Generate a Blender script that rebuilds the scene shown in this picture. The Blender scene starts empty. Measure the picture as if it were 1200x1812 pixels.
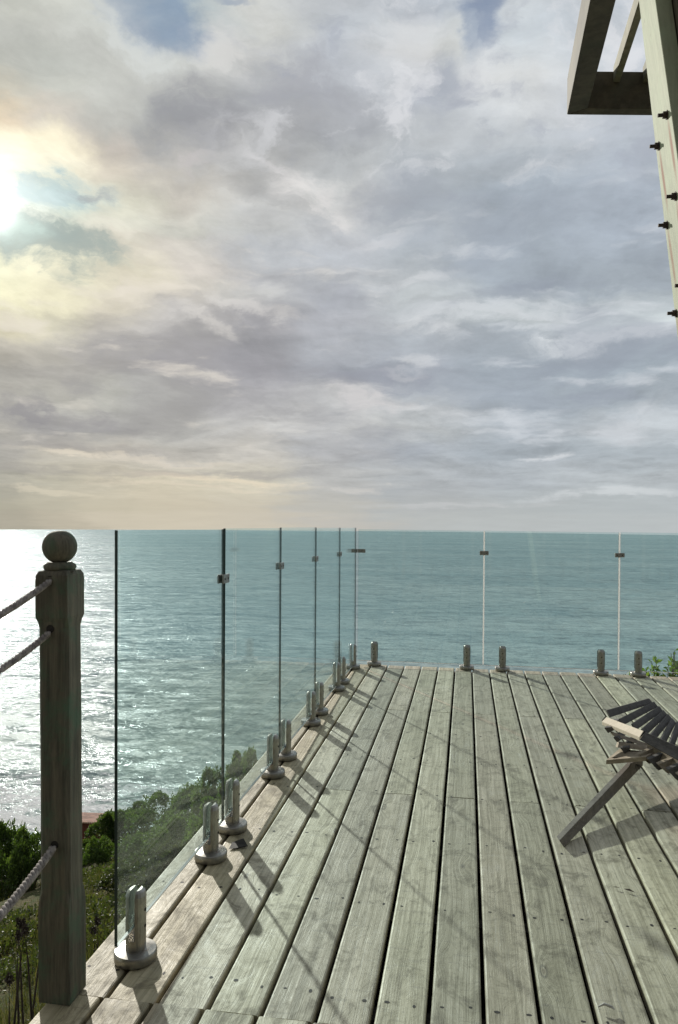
import bpy, math, random
from mathutils import Vector, Matrix, noise
R = math.radians
scene = bpy.context.scene
C = scene.collection
random.seed(7)

# ------------------------------------------------------------ camera frame
F, EYE = 1360.0, 1.385
YAW = math.atan(226 / F); ROLL = .0085
CX, CY = 600.0, 911.3
RIGHT = Vector((math.cos(YAW), math.sin(YAW), 0))
FWD = Vector((-math.sin(YAW), math.cos(YAW), 0))

def ray(x, y):
    u = (x - CX) / F; v = -(y - CY) / F
    c, s = math.cos(ROLL), math.sin(ROLL)
    return RIGHT * (u * c - v * s) + FWD + Vector((0, 0, v * c + u * s))

def at(x, y, d):
    """point at horizontal distance d (metres ahead of the eye) seen in direction x, y of the 1200 px wide photograph"""
    return Vector((0, 0, EYE)) + ray(x, y) * d

SUN = ray(0, 360).normalized()

# ------------------------------------------------------------ mesh helper
class MB:
    def __init__(s):
        s.v = []; s.f = []; s.m = []; s.mi = 0; s.att = {}; s.cur = 0.0; s.fa = []
    def add(s, vs, fs):
        b = len(s.v); s.v += [tuple(p) for p in vs]
        for f in fs:
            s.f.append([b + i for i in f]); s.m.append(s.mi); s.fa.append(s.cur)
        return b
    def hexa(s, p):          # p: 4 bottom (ccw), 4 top
        s.add(p, [(0, 3, 2, 1), (4, 5, 6, 7), (0, 1, 5, 4), (1, 2, 6, 5), (2, 3, 7, 6), (3, 0, 4, 7)])
    def box(s, lo, hi):
        x0, y0, z0 = lo; x1, y1, z1 = hi
        s.hexa([(x0, y0, z0), (x1, y0, z0), (x1, y1, z0), (x0, y1, z0), (x0, y0, z1), (x1, y0, z1), (x1, y1, z1), (x0, y1, z1)])
    def slab(s, q, off):     # a quad face q extruded by the vector off
        q = [Vector(a) for a in q]; off = Vector(off)
        s.hexa([a + off for a in q] + q)
    def lathe(s, prof, c=(0, 0, 0), n=24, axis='z'):
        vs = []; fs = []
        for r, z in prof:
            for i in range(n):
                a = 2 * math.pi * i / n
                p = (r * math.cos(a), r * math.sin(a), z)
                if axis == 'x': p = (p[2], p[0], p[1])
                if axis == 'y': p = (p[0], p[2], p[1])
                vs.append((c[0] + p[0], c[1] + p[1], c[2] + p[2]))
        for k in range(len(prof) - 1):
            for i in range(n):
                j = (i + 1) % n
                fs.append((k * n + i, k * n + j, (k + 1) * n + j, (k + 1) * n + i))
        fs.append(tuple(range(n))[::-1]); fs.append(tuple((len(prof) - 1) * n + i for i in range(n)))
        s.add(vs, fs)
    def tube(s, pts, rad, n=8):
        pts = [Vector(p) for p in pts]
        vs = []; fs = []; up = Vector((0, 0, 1))
        for i, p in enumerate(pts):
            t = (pts[min(i + 1, len(pts) - 1)] - pts[max(i - 1, 0)]).normalized()
            a = t.cross(up)
            if a.length < .05: a = t.cross(Vector((1, 0, 0)))
            a.normalize(); b = a.cross(t).normalized()
            r = rad[i] if isinstance(rad, (list, tuple)) else rad
            for k in range(n):
                w = 2 * math.pi * k / n
                vs.append(p + (a * math.cos(w) + b * math.sin(w)) * r)
        for i in range(len(pts) - 1):
            for k in range(n):
                j = (k + 1) % n
                fs.append((i * n + k, i * n + j, (i + 1) * n + j, (i + 1) * n + k))
        fs.append(tuple(range(n))[::-1]); fs.append(tuple((len(pts) - 1) * n + k for k in range(n)))
        s.add(vs, fs)
    def build(s, name, mats, parent=None, smooth=False, bevel=0, origin=None, autos=None):
        me = bpy.data.meshes.new(name)
        vs = s.v
        if origin is not None:
            o_ = Vector(origin); vs = [tuple(Vector(p) - o_) for p in vs]
        me.from_pydata(vs, [], s.f)
        if not isinstance(mats, (list, tuple)): mats = [mats]
        for m in mats: me.materials.append(m)
        me.polygons.foreach_set('material_index', s.m)
        if any(s.fa):
            a = me.attributes.new('vary', 'FLOAT', 'FACE'); a.data.foreach_set('value', s.fa)
        if smooth: me.polygons.foreach_set('use_smooth', [True] * len(s.f))
        me.update()
        o = bpy.data.objects.new(name, me); C.objects.link(o)
        if origin is not None: o.location = origin
        if parent: o.parent = parent
        if bevel:
            b = o.modifiers.new('edge', 'BEVEL'); b.width = bevel; b.segments = 2; b.limit_method = 'ANGLE'; b.angle_limit = R(40)
        return o

def tag(o, label=None, cat=None, group=None, kind=None):
    if label: o['label'] = label
    if cat: o['category'] = cat
    if group: o['group'] = group
    if kind: o['kind'] = kind
    return o

def empty(name, loc=(0, 0, 0), rz=0):
    o = bpy.data.objects.new(name, None); C.objects.link(o); o.location = loc; o.rotation_euler = (0, 0, rz)
    o.empty_display_size = .1
    return o

def copy_tree(o, parent=None):
    c = o.copy(); C.objects.link(c); c.parent = parent
    for ch in list(o.children): copy_tree(ch, c)
    return c

# ------------------------------------------------------------ node helpers
class NT:
    def __init__(s, tree): s.t = tree; s.n = tree.nodes; s.l = tree.links
    def new(s, typ, **kw):
        n = s.n.new(typ)
        for k, v in kw.items(): setattr(n, k, v)
        return n
    def put(s, sock, v):
        if isinstance(v, bpy.types.NodeSocket): s.l.new(v, sock)
        elif v is not None:
            if hasattr(sock, 'default_value'):
                try: sock.default_value = v
                except Exception:
                    sock.default_value = tuple(v) + (1,)
    def math(s, op, a, b=None, c=None, clamp=False):
        n = s.new('ShaderNodeMath', operation=op, use_clamp=clamp)
        s.put(n.inputs[0], a)
        if b is not None: s.put(n.inputs[1], b)
        if c is not None: s.put(n.inputs[2], c)
        return n.outputs[0]
    def mix(s, f, a, b, typ='MIX'):
        n = s.new('ShaderNodeMix', data_type='RGBA', blend_type=typ)
        s.put(n.inputs['Factor'], f)
        for k, v in ((6, a), (7, b)):
            if not isinstance(v, bpy.types.NodeSocket): v = tuple(v)[:3] + (1,)
            s.put(n.inputs[k], v)
        return n.outputs[2]
    def noise(s, vec, scale, detail=4, rough=.55, dist=0, dim='3D'):
        n = s.new('ShaderNodeTexNoise', noise_dimensions=dim)
        s.put(n.inputs['Vector'], vec)
        n.inputs['Scale'].default_value = scale; n.inputs['Detail'].default_value = detail
        n.inputs['Roughness'].default_value = rough; n.inputs['Distortion'].default_value = dist
        return n
    def map(s, vec, scale=(1, 1, 1), loc=(0, 0, 0), rot=(0, 0, 0), typ='POINT'):
        n = s.new('ShaderNodeMapping', vector_type=typ)
        s.put(n.inputs['Vector'], vec); s.put(n.inputs['Location'], loc); s.put(n.inputs['Rotation'], rot); s.put(n.inputs['Scale'], scale)
        return n.outputs[0]
    def ramp(s, f, stops, interp='LINEAR'):
        n = s.new('ShaderNodeValToRGB'); cr = n.color_ramp; cr.interpolation = interp
        while len(cr.elements) > 1: cr.elements.remove(cr.elements[-1])
        for i, (p, c) in enumerate(stops):
            e = cr.elements[0] if i == 0 else cr.elements.new(p)
            e.position = p
            e.color = (c, c, c, 1) if isinstance(c, (int, float)) else tuple(c)[:3] + (1,)
        s.put(n.inputs[0], f)
        return n.outputs[0]
    def mrange(s, v, a, b, c=0, d=1, typ='SMOOTHSTEP'):
        n = s.new('ShaderNodeMapRange', interpolation_type=typ)
        for i, x in enumerate((v, a, b, c, d)): s.put(n.inputs[i], x)
        return n.outputs[0]
    def sep(s, v):
        n = s.new('ShaderNodeSeparateXYZ'); s.put(n.inputs[0], v); return n.outputs
    def comb(s, x, y, z):
        n = s.new('ShaderNodeCombineXYZ')
        for i, v in enumerate((x, y, z)): s.put(n.inputs[i], v)
        return n.outputs[0]
    def bump(s, h, strength, dist, normal=None):
        n = s.new('ShaderNodeBump'); s.put(n.inputs['Height'], h)
        n.inputs['Strength'].default_value = strength; n.inputs['Distance'].default_value = dist
        if normal is not None: s.put(n.inputs['Normal'], normal)
        return n.outputs[0]

def material(name):
    m = bpy.data.materials.new(name); m.use_nodes = True
    t = NT(m.node_tree); t.n.clear()
    out = t.new('ShaderNodeOutputMaterial')
    return m, t, out

def principled(t, out, color, rough=.6, normal=None, metal=0, spec=.5):
    p = t.new('ShaderNodeBsdfPrincipled')
    if not isinstance(color, bpy.types.NodeSocket): color = tuple(color)[:3] + (1,)
    t.put(p.inputs['Base Color'], color); t.put(p.inputs['Roughness'], rough)
    p.inputs['Metallic'].default_value = metal; p.inputs['Specular IOR Level'].default_value = spec
    if normal is not None: t.put(p.inputs['Normal'], normal)
    t.l.new(p.outputs[0], out.inputs[0])
    return p

def lin(c):
    return tuple(((x / 255) / 12.92 if x / 255 <= .04045 else ((x / 255 + .055) / 1.055) ** 2.4) for x in c)

# ------------------------------------------------------------ materials
def wood(name, light, dark, grain=(90, 90, 4), tint=None, tint_amt=.5, rough=.75, bump=.35, contrast=1.0, rust=None, knots=True):
    m, t, out = material(name)
    tc = t.new('ShaderNodeTexCoord'); P = tc.outputs['Object']
    at_ = t.new('ShaderNodeAttribute', attribute_name='vary'); V = at_.outputs['Fac']
    off = t.comb(t.math('MULTIPLY', V, 37.0), t.math('MULTIPLY', V, 91.0), t.math('MULTIPLY', V, 53.0))
    va = t.new('ShaderNodeVectorMath', operation='ADD'); t.put(va.inputs[0], P); t.put(va.inputs[1], off)
    Q = va.outputs[0]
    warp = t.noise(Q, 2.2, 2)
    wv = t.new('ShaderNodeVectorMath', operation='MULTIPLY_ADD')
    t.put(wv.inputs[0], warp.outputs['Color']); t.put(wv.inputs[1], (.05, .05, .05)); t.put(wv.inputs[2], Q)
    g = t.noise(t.map(wv.outputs[0], grain), 1, 5, .65)
    fine = t.noise(t.map(wv.outputs[0], tuple(k * 3.2 for k in grain)), 1, 3, .6)
    big = t.noise(Q, 1.7, 5, .6)
    blot = t.noise(Q, 9, 6, .7)
    f = t.math('ADD', t.math('MULTIPLY', g.outputs[0], .6), t.math('MULTIPLY', fine.outputs[0], .4))
    f = t.mrange(f, .36, .64)
    f = t.math('ADD', t.math('MULTIPLY', f, .55 * contrast), t.math('MULTIPLY', t.mrange(big.outputs[0], .3, .7), .45))
    col = t.mix(f, dark, light)
    if tint: col = t.mix(t.math('MULTIPLY', t.mrange(blot.outputs[0], .45, .68), tint_amt), col, tint)
    # per piece value
    vv = t.math('ADD', t.math('MULTIPLY', t.math('FRACT', t.math('MULTIPLY', V, 7.31)), .3), .85)
    col = t.mix(1, col, t.comb(vv, vv, vv), 'MULTIPLY')
    h = t.math('ADD', g.outputs[0], t.math('MULTIPLY', fine.outputs[0], .5))
    if knots:
        vo = t.new('ShaderNodeTexVoronoi'); t.put(vo.inputs['Vector'], t.map(Q, tuple(1.0 if k < 50 else 4.2 for k in grain)))
        vo.inputs['Scale'].default_value = 1.9; vo.inputs['Randomness'].default_value = 1
        kd = vo.outputs['Distance']
        km = t.mrange(kd, .05, .115, 1, 0)
        col = t.mix(t.math('MULTIPLY', km, .55), col, tuple(c * .35 for c in dark))
    if rust:
        acc = None
        for (yy, zz) in rust:
            # a streak that starts at the bolt and thins out below it
            mp = t.map(P, (1, .021, .15), (0, yy, zz - .115), typ='TEXTURE')
            s_ = t.sep(mp)
            ln = t.math('SQRT', t.math('ADD', t.math('POWER', s_[1], 2), t.math('POWER', s_[2], 2)))
            v_ = t.mrange(ln, .2, 1, 1, 0)
            acc = v_ if acc is None else t.math('MAXIMUM', acc, v_)
        acc = t.math('MULTIPLY', acc, t.mrange(blot.outputs[0], .3, .55, .45, 1))
        col = t.mix(t.math('MULTIPLY', acc, 1.0), col, (.20, .075, .03))
        ck = t.noise(t.map(Q, (50, 55, 5.5)), 1, 2, .5); gate = t.noise(Q, 5.5, 2)
        ckm = t.math('MULTIPLY', t.mrange(ck.outputs[0], .69, .73), t.mrange(gate.outputs[0], .48, .56))
        col = t.mix(t.math('MULTIPLY', ckm, .85), col, (.05, .045, .035))
        dirt_ = t.noise(Q, 3.3, 6, .7)
        col = t.mix(t.math('MULTIPLY', t.mrange(dirt_.outputs[0], .5, .72), .4), col, (.20, .21, .15))
    nb = t.bump(h, bump, .004)
    p = principled(t, out, col, rough, nb, spec=.3)
    return m

def deck_material():
    m, t, out = material('weathered_deck_wood')
    tc = t.new('ShaderNodeTexCoord'); P = tc.outputs['Object']
    at_ = t.new('ShaderNodeAttribute', attribute_name='vary'); V = at_.outputs['Fac']
    h1 = t.math('FRACT', t.math('MULTIPLY', V, 7.31)); h2 = t.math('FRACT', t.math('MULTIPLY', V, 13.7))
    off = t.comb(t.math('MULTIPLY', V, 3.7), t.math('MULTIPLY', V, 91.0), t.math('MULTIPLY', V, 53.0))
    va = t.new('ShaderNodeVectorMath', operation='ADD'); t.put(va.inputs[0], P); t.put(va.inputs[1], off); Q = va.outputs[0]
    # slow meander of the grain, strong around knots
    vo = t.new('ShaderNodeTexVoronoi'); t.put(vo.inputs['Vector'], t.map(Q, (6.5, 2.1, 1))); vo.inputs['Scale'].default_value = 1
    kd = vo.outputs['Distance']
    near = t.mrange(kd, .06, .42, 1, 0)
    w1 = t.noise(t.map(Q, (4, 1.1, 1)), 1, 2)
    shift = t.math('ADD', t.math('MULTIPLY', w1.outputs[0], .045), t.math('MULTIPLY', t.math('MULTIPLY', near, near), .03))
    W = t.new('ShaderNodeVectorMath', operation='ADD'); t.put(W.inputs[0], Q); t.put(W.inputs[1], t.comb(shift, 0, 0))
    W = W.outputs[0]
    g = t.noise(t.map(W, (85, 1.6, 60)), 1, 4, .6)
    fine = t.noise(t.map(W, (330, 6, 200)), 1, 3, .7)
    ring = t.noise(t.map(W, (26, .7, 30)), 1, 3, .5)
    big = t.noise(t.map(P, (1, .8, 1)), .9, 4, .6)
    blot = t.noise(t.map(Q, (1.6, 1, 1)), 7.5, 8, .76, .7)
    speck = t.noise(t.map(Q, (1.4, 1, 1)), 46, 4, .7)
    cross = t.noise(t.map(Q, (7, 60, 1)), 1, 3, .6)
    f = t.math('ADD', t.math('MULTIPLY', t.mrange(g.outputs[0], .34, .66), .40), t.math('MULTIPLY', t.mrange(fine.outputs[0], .35, .65), .26))
    f = t.math('ADD', f, t.math('MULTIPLY', t.mrange(ring.outputs[0], .3, .7), .20))
    f = t.math('ADD', f, t.math('MULTIPLY', t.mrange(blot.outputs[0], .7, .3), .16))
    col = t.ramp(f, [(0, (.185, .166, .112)), (.42, (.362, .336, .240)), (1, (.590, .552, .425))])
    # greenish algae bloom and browner patches
    col = t.mix(t.math('MULTIPLY', t.mrange(big.outputs[0], .42, .66), .35), col, (.275, .272, .180))
    col = t.mix(t.math('MULTIPLY', t.mrange(blot.outputs[0], .49, .66), .72), col, (.135, .120, .082))
    col = t.mix(t.math('MULTIPLY', t.mrange(blot.outputs[0], .46, .26), .30), col, (.50, .50, .43))
    col = t.mix(t.math('MULTIPLY', t.mrange(speck.outputs[0], .60, .72), .5), col, (.12, .11, .085))
    col = t.mix(t.math('MULTIPLY', t.mrange(cross.outputs[0], .58, .68), .34), col, (.16, .15, .12))
    # outer boards are bare and browner
    xs = t.sep(P)
    outer = t.mrange(t.math('ADD', xs[0], t.math('MULTIPLY', t.math('SUBTRACT', big.outputs[0], .5), .2)), -.845, -.865, 0, 1)
    col = t.mix(t.math('MULTIPLY', outer, .8), col, t.mix(1, col, (.80, .735, .66), 'MULTIPLY'))
    br = t.math('ADD', t.math('MULTIPLY', h1, .42), .81)
    col = t.mix(1, col, t.comb(br, br, t.math('MULTIPLY', br, t.math('ADD', .94, t.math('MULTIPLY', h2, .1)))), 'MULTIPLY')
    col = t.mix(t.math('MULTIPLY', t.mrange(h2, .55, 1), .45), col, t.mix(1, col, (1.06, .95, .86), 'MULTIPLY'))
    # knots: dark ring round a brown eye
    eye = t.mrange(kd, .025, .05, 1, 0); rim = t.math('MULTIPLY', t.mrange(kd, .045, .062), t.mrange(kd, .062, .095, 1, 0))
    kn = t.math('GREATER_THAN', t.sep(vo.outputs['Color'])[0], .42)
    col = t.mix(t.math('MULTIPLY', t.math('MULTIPLY', eye, kn), .7), col, (.13, .10, .065))
    col = t.mix(t.math('MULTIPLY', t.math('MULTIPLY', rim, kn), .75), col, (.085, .075, .055))
    # hairline checks
    ck = t.noise(t.map(W, (120, 2.2, 1)), 1, 1, .4)
    ckm = t.mrange(t.math('ABSOLUTE', t.math('SUBTRACT', ck.outputs[0], .5)), 0, .012, 1, 0)
    ckm = t.math('MULTIPLY', ckm, t.mrange(w1.outputs[0], .52, .62))
    col = t.mix(t.math('MULTIPLY', ckm, .5), col, (.07, .06, .045))
    h = t.math('ADD', t.math('MULTIPLY', g.outputs[0], 1), t.math('MULTIPLY', fine.outputs[0], .5))
    h = t.math('SUBTRACT', h, t.math('MULTIPLY', ckm, .5))
    nb = t.bump(h, .5, .0035)
    nb = t.bump(blot.outputs[0], .35, .008, nb)
    principled(t, out, col, t.mrange(blot.outputs[0], .3, .7, .50, .72), nb, spec=.55)
    return m

def simple(name, col, rough=.6, metal=0, var=.25, scale=30, bump=.1, spec=.5, col2=None):
    m, t, out = material(name)
    tc = t.new('ShaderNodeTexCoord')
    n = t.noise(tc.outputs['Object'], scale, 5, .65)
    c2 = col2 or tuple(c * (1 - var * 1.6) for c in col)
    c = t.mix(t.mrange(n.outputs[0], .35, .65), c2, col)
    principled(t, out, c, rough, t.bump(n.outputs[0], bump, .004), metal, spec)
    return m

def glass_material():
    m, t, out = material('tinted_glass')
    lw = t.new('ShaderNodeLayerWeight'); lw.inputs['Blend'].default_value = .5
    # Facing = 1 - cos ; Schlick
    fr = t.math('ADD', t.math('MULTIPLY', t.math('POWER', lw.outputs['Facing'], 5), .55), .04)
    tc = t.new('ShaderNodeTexCoord')
    sm = t.noise(tc.outputs['Object'], 3.1, 6, .7)
    dr = t.noise(t.map(tc.outputs['Object'], (20, 20, 1.4)), 1, 4, .6)
    dirt = t.math('MULTIPLY', t.mrange(sm.outputs[0], .42, .8), t.mrange(dr.outputs[0], .35, .75))
    tr = t.new('ShaderNodeBsdfTransparent'); tr.inputs[0].default_value = (.912, .982, .983, 1)
    gl = t.new('ShaderNodeBsdfGlossy'); gl.inputs['Roughness'].default_value = 0.0; gl.inputs[0].default_value = (1, 1, 1, 1)
    df = t.new('ShaderNodeBsdfDiffuse'); df.inputs[0].default_value = (.6, .62, .6, 1)
    sp_ = t.noise(tc.outputs['Object'], 130, 2, .5); spk = t.mrange(sp_.outputs[0], .66, .74)
    m1 = t.new('ShaderNodeMixShader'); t.put(m1.inputs[0], t.math('ADD', t.math('ADD', t.math('MULTIPLY', dirt, .085), t.math('MULTIPLY', spk, .09)), .012)); t.l.new(tr.outputs[0], m1.inputs[1]); t.l.new(df.outputs[0], m1.inputs[2])
    m2 = t.new('ShaderNodeMixShader'); t.put(m2.inputs[0], fr); t.l.new(m1.outputs[0], m2.inputs[1]); t.l.new(gl.outputs[0], m2.inputs[2])
    t.l.new(m2.outputs[0], out.inputs[0])
    return m

def edge_material():
    m, t, out = material('ground_glass_edge')
    p = principled(t, out, (.006, .034, .033), .3, spec=.8)
    p.inputs['Coat Weight'].default_value = .6; p.inputs['Coat Roughness'].default_value = .35
    return m

def edge_glint_material():
    m, t, out = material('edge_glint_white')  # whitish strips that carry the sun glints of the glass edges in their colour
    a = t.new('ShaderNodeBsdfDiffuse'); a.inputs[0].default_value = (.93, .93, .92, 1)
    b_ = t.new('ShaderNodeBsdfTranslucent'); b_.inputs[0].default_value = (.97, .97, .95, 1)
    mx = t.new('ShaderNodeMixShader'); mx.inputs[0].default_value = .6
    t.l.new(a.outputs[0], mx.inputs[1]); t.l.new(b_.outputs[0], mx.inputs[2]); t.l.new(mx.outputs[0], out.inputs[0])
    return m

def steel(name, col, rough):
    m, t, out = material(name)
    tc = t.new('ShaderNodeTexCoord'); P = tc.outputs['Object']
    n = t.noise(P, 26, 6, .7); n2 = t.noise(P, 90, 3, .6); n3 = t.noise(t.map(P, (40, 40, 7)), 1, 4, .6)
    c = t.mix(t.mrange(n.outputs[0], .4, .7), col, tuple(k * .72 for k in col))
    c = t.mix(t.math('MULTIPLY', t.mrange(n3.outputs[0], .58, .72), .4), c, (.24, .16, .11))
    principled(t, out, c, t.mrange(n.outputs[0], .3, .7, rough, rough + .25), t.bump(n2.outputs[0], .05, .002), .9, .5)
    return m

M = {}
M['deck'] = deck_material()
M['hole'] = simple('dark_screw_head', (.02, .016, .012), .7)
M['joist'] = simple('dark_joist_wood', (.05, .042, .032), .9)
M['glass'] = glass_material()
M['edge'] = edge_material(); M['glint'] = edge_glint_material()
M['steel'] = steel('brushed_steel', (.37, .36, .33), .24)
M['clip'] = steel('clip_steel', (.36, .35, .33), .35)
M['post'] = wood('mossy_post_wood', (.180, .160, .118), (.052, .052, .040), grain=(42, 42, 2.2), tint=(.075, .135, .085), tint_amt=.75, bump=.5, knots=False, contrast=1.2)
M['timber'] = wood('treated_timber', (.50, .49, .35), (.27, .29, .20), grain=(45, 45, 1.6), tint=(.45, .50, .33), tint_amt=.6,
                   rust=None, bump=.3, knots=False)
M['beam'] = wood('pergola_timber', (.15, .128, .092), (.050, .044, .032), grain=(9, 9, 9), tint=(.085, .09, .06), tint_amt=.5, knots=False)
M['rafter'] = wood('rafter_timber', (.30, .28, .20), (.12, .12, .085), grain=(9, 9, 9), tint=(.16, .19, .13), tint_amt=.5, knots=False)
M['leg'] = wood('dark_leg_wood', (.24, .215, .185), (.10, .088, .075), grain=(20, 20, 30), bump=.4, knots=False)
M['pale'] = wood('sunlit_slat_wood', (.80, .72, .58), (.62, .54, .42), grain=(20, 60, 20), bump=.2, knots=False)  # sunlit copy of the slat wood, brightness put into the colour
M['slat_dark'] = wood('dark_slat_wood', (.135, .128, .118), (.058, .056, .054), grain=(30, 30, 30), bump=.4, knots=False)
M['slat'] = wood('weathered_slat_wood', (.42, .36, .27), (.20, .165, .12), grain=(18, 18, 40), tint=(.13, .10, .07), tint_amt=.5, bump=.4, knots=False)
M['bolt'] = simple('rusty_bolt', (.050, .030, .024), .8, 0, col2=(.03, .02, .022))
M['rope'] = simple('weathered_rope', (.40, .36, .33), .9, col2=(.17, .15, .14), scale=60, bump=.5)

# ------------------------------------------------------------ deck
PITCH = .1525; X0 = -.0935; DECK_END = 7.085; DECK_NEAR = 2.055; DECK_BACK = -1.6
gaps = [-1.148, -1.005] + [X0 + PITCH * k for k in range(-5, 27)]
deck = tag(empty('deck'), kind='structure')
rows = [2.19 + .547 * k for k in range(-7, 10)]
b = MB(); sc = MB(); rnd = random.Random(11)
def board(x0, x1, y0, y1, zoff=0):
    b.cur = rnd.uniform(.01, 1)
    n = max(1, int((y1 - y0) / .18)); bw = .0065; T = .036
    ph = rnd.uniform(0, 9)
    ring = []
    tilt = rnd.uniform(-.0008, .0008); cup = rnd.uniform(-.0012, .0006)
    for i in range(n + 1):
        y = y0 + (y1 - y0) * i / n
        e0 = .0014 * noise.noise((x0 * 7 + ph, y * 1.7, 0)); e1 = .0014 * noise.noise((x1 * 7 + ph, y * 1.7, 5))
        z = zoff + .001 * noise.noise((x0 * 3, y * .9, ph))
        a, c = x0 + e0, x1 + e1; mid = (a + c) / 2
        ring.append([(a, y, z - T), (a, y, z - bw + tilt), (a + bw * .3, y, z - bw * .3 + tilt), (a + bw, y, z + tilt), (mid, y, z + cup),
                     (c - bw, y, z - tilt), (c - bw * .3, y, z - bw * .3 - tilt), (c, y, z - bw - tilt), (c, y, z - T)])
    vs = [p for r_ in ring for p in r_]; k = 9; fs = []
    for i in range(n):
        for j in range(k):
            j2 = (j + 1) % k
            fs.append((i * k + j, i * k + j2, (i + 1) * k + j2, (i + 1) * k + j)[::-1])
    fs.append(tuple(range(k))); fs.append(tuple(n * k + j for j in range(k))[::-1])
    b.add(vs, fs)
    def top(x, y):
        f = min(n, max(0, (y - y0) / (y1 - y0) * n)); q = min(n - 1, int(f)); f -= q
        def row(r_):
            l, m_, rr_ = r_[3], r_[4], r_[5]
            return l[2] + (m_[2] - l[2]) * (x - l[0]) / (m_[0] - l[0]) if x < m_[0] else m_[2] + (rr_[2] - m_[2]) * (x - m_[0]) / (rr_[0] - m_[0])
        return row(ring[q]) * (1 - f) + row(ring[q + 1]) * f
    return (y0, y1, top)
for i in range(len(gaps) - 1):
    g0, g1 = gaps[i], gaps[i + 1]
    w = .0066 + rnd.uniform(-.0010, .0012)
    x0, x1 = g0 + w, g1 - w
    if i == 0: x0 = g0
    if i == 1: x1 = g1 - .006
    cuts = [DECK_NEAR]
    if i >= 3 and i % 2 == 1: cuts.append(3.823)
    if i >= 4 and i % 2 == 0: cuts.append(5.465 if i % 4 else 5.47)
    cuts.append(DECK_END + rnd.uniform(-.006, .006))
    segs = []
    for c0, c1 in zip(cuts[:-1], cuts[1:]):
        segs.append(board(x0, x1, c0 + .0045, c1 - .0025, rnd.uniform(-.0008, .0008)))
    sh = -.010 if i < 7 else -.004
    yj = DECK_NEAR - .002
    segs.append(board(x0 + sh, x1 + sh, DECK_BACK, yj, .004 if i < 7 else .001))
    for ry in rows:
        for fx in (.2, .8):
            if rnd.random() < .04: continue
            px = x0 + (x1 - x0) * (fx + rnd.uniform(-.05, .05)); py = ry + rnd.uniform(-.018, .018)
            if ry < DECK_NEAR: px += sh
            r_ = rnd.uniform(.0040, .0068)
            e = rnd.uniform(.7, 1.4); a0 = rnd.uniform(0, 3)
            fn_ = [g_[2] for g_ in segs if g_[0] <= py <= g_[1]]
            if not fn_: continue
            pts_ = [(px + r_ * e * math.cos(a0 + a * .785), py + r_ / e * math.sin(a0 + a * .785) * 1.15) for a in range(8)]
            sc.add([(x_, y_, fn_[0](x_, y_) + .0005) for x_, y_ in pts_], [tuple(range(8))])
b.build('boards', M['deck'], deck)
sc.build('screws', M['hole'], deck)
j = MB()
for ry in rows: j.box((-1.10, ry - .03, -.20), (gaps[-1], ry + .03, -.042))
j.box((-1.14, DECK_BACK, -.24), (-1.10, DECK_END - .06, -.042))
j.box((-1.10, DECK_END - .10, -.24), (gaps[-1], DECK_END - .06, -.042))
j.build('joists', M['joist'], deck)
j = MB(); j.box((-1.09, DECK_BACK, -.262), (gaps[-1], DECK_END - .11, -.245)); j.build('gap_blocker', M['hole'], deck)  # added dark sheet, keeps sunlit ground from showing through the board gaps
for k, (px, py) in enumerate([(-1.03, .4), (-1.03, 3.6), (-1.03, 6.7), (1.2, 6.7), (3.2, 6.7)]):
    j = MB(); j.box((px - .06, py - .06, -4.2), (px + .06, py + .06, -.245)); j.build('support_post', M['joist'], deck)

# ------------------------------------------------------------ spigots
def make_spigot():
    t = empty('spigot')
    m = MB(); m.lathe([(.0635, 0), (.0655, .003), (.0655, .026), (.0625, .0305), (.031, .031), (.031, .034)], n=36)
    m.build('base_plate', M['steel'], t, smooth=True, bevel=.0001)
    m = MB(); m.lathe([(.0315, .033), (.0315, .066)], n=28)
    m.build('collar', M['steel'], t, smooth=False)
    for s in (-1, 1):        # the two jaws on either side of the pane
        m = MB(); vs = []; n = 10
        pts = []
        for i in range(n + 1):
            a = -math.pi / 2 + math.pi * i / n
            x = max(.0315 * math.cos(a), .0098); y = .0315 * math.sin(a)
            pts.append((x, y))
        levels = [(.066, 1), (.198, 1), (.210, .80), (.217, .42)]
        rings = []
        for z, k in levels:
            rings.append([(s * (.0098 + (x - .0098) * k), y * (.35 + .65 * k) if k < 1 else y, z) for x, y in pts])
        k_ = len(pts)
        vs = [p for r_ in rings for p in r_]; fs = []
        for a in range(len(rings) - 1):
            for i in range(k_):
                j2 = (i + 1) % k_
                f = (a * k_ + i, a * k_ + j2, (a + 1) * k_ + j2, (a + 1) * k_ + i)
                fs.append(f if s > 0 else f[::-1])
        top = tuple((len(rings) - 1) * k_ + i for i in range(k_)); bot = tuple(range(k_))
        fs.append(top if s > 0 else top[::-1]); fs.append(bot[::-1] if s > 0 else bot)
        m.add(vs, fs); m.build('jaw', M['steel'], t)
        for z in (.105, .155):
            m = MB(); m.lathe([(.0052, 0), (.0052, .0012)], c=(s * .0312 if s > 0 else -.0324, 0, z), n=10, axis='x')
            m.build('grub_screw', M['hole'], t)
    return t
sp0 = make_spigot(); used = False
def spigot(x, y, rz, label, grp):
    global used
    o = sp0 if not used else copy_tree(sp0); used = True
    o.location = (x, y, .0035); o.rotation_euler = (0, 0, rz)
    tag(o, label, 'spigot', grp)
LY = [2.253, 2.962, 3.250, 3.960, 4.255, 4.975, 5.258, 5.985, 6.245, 6.870]
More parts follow.
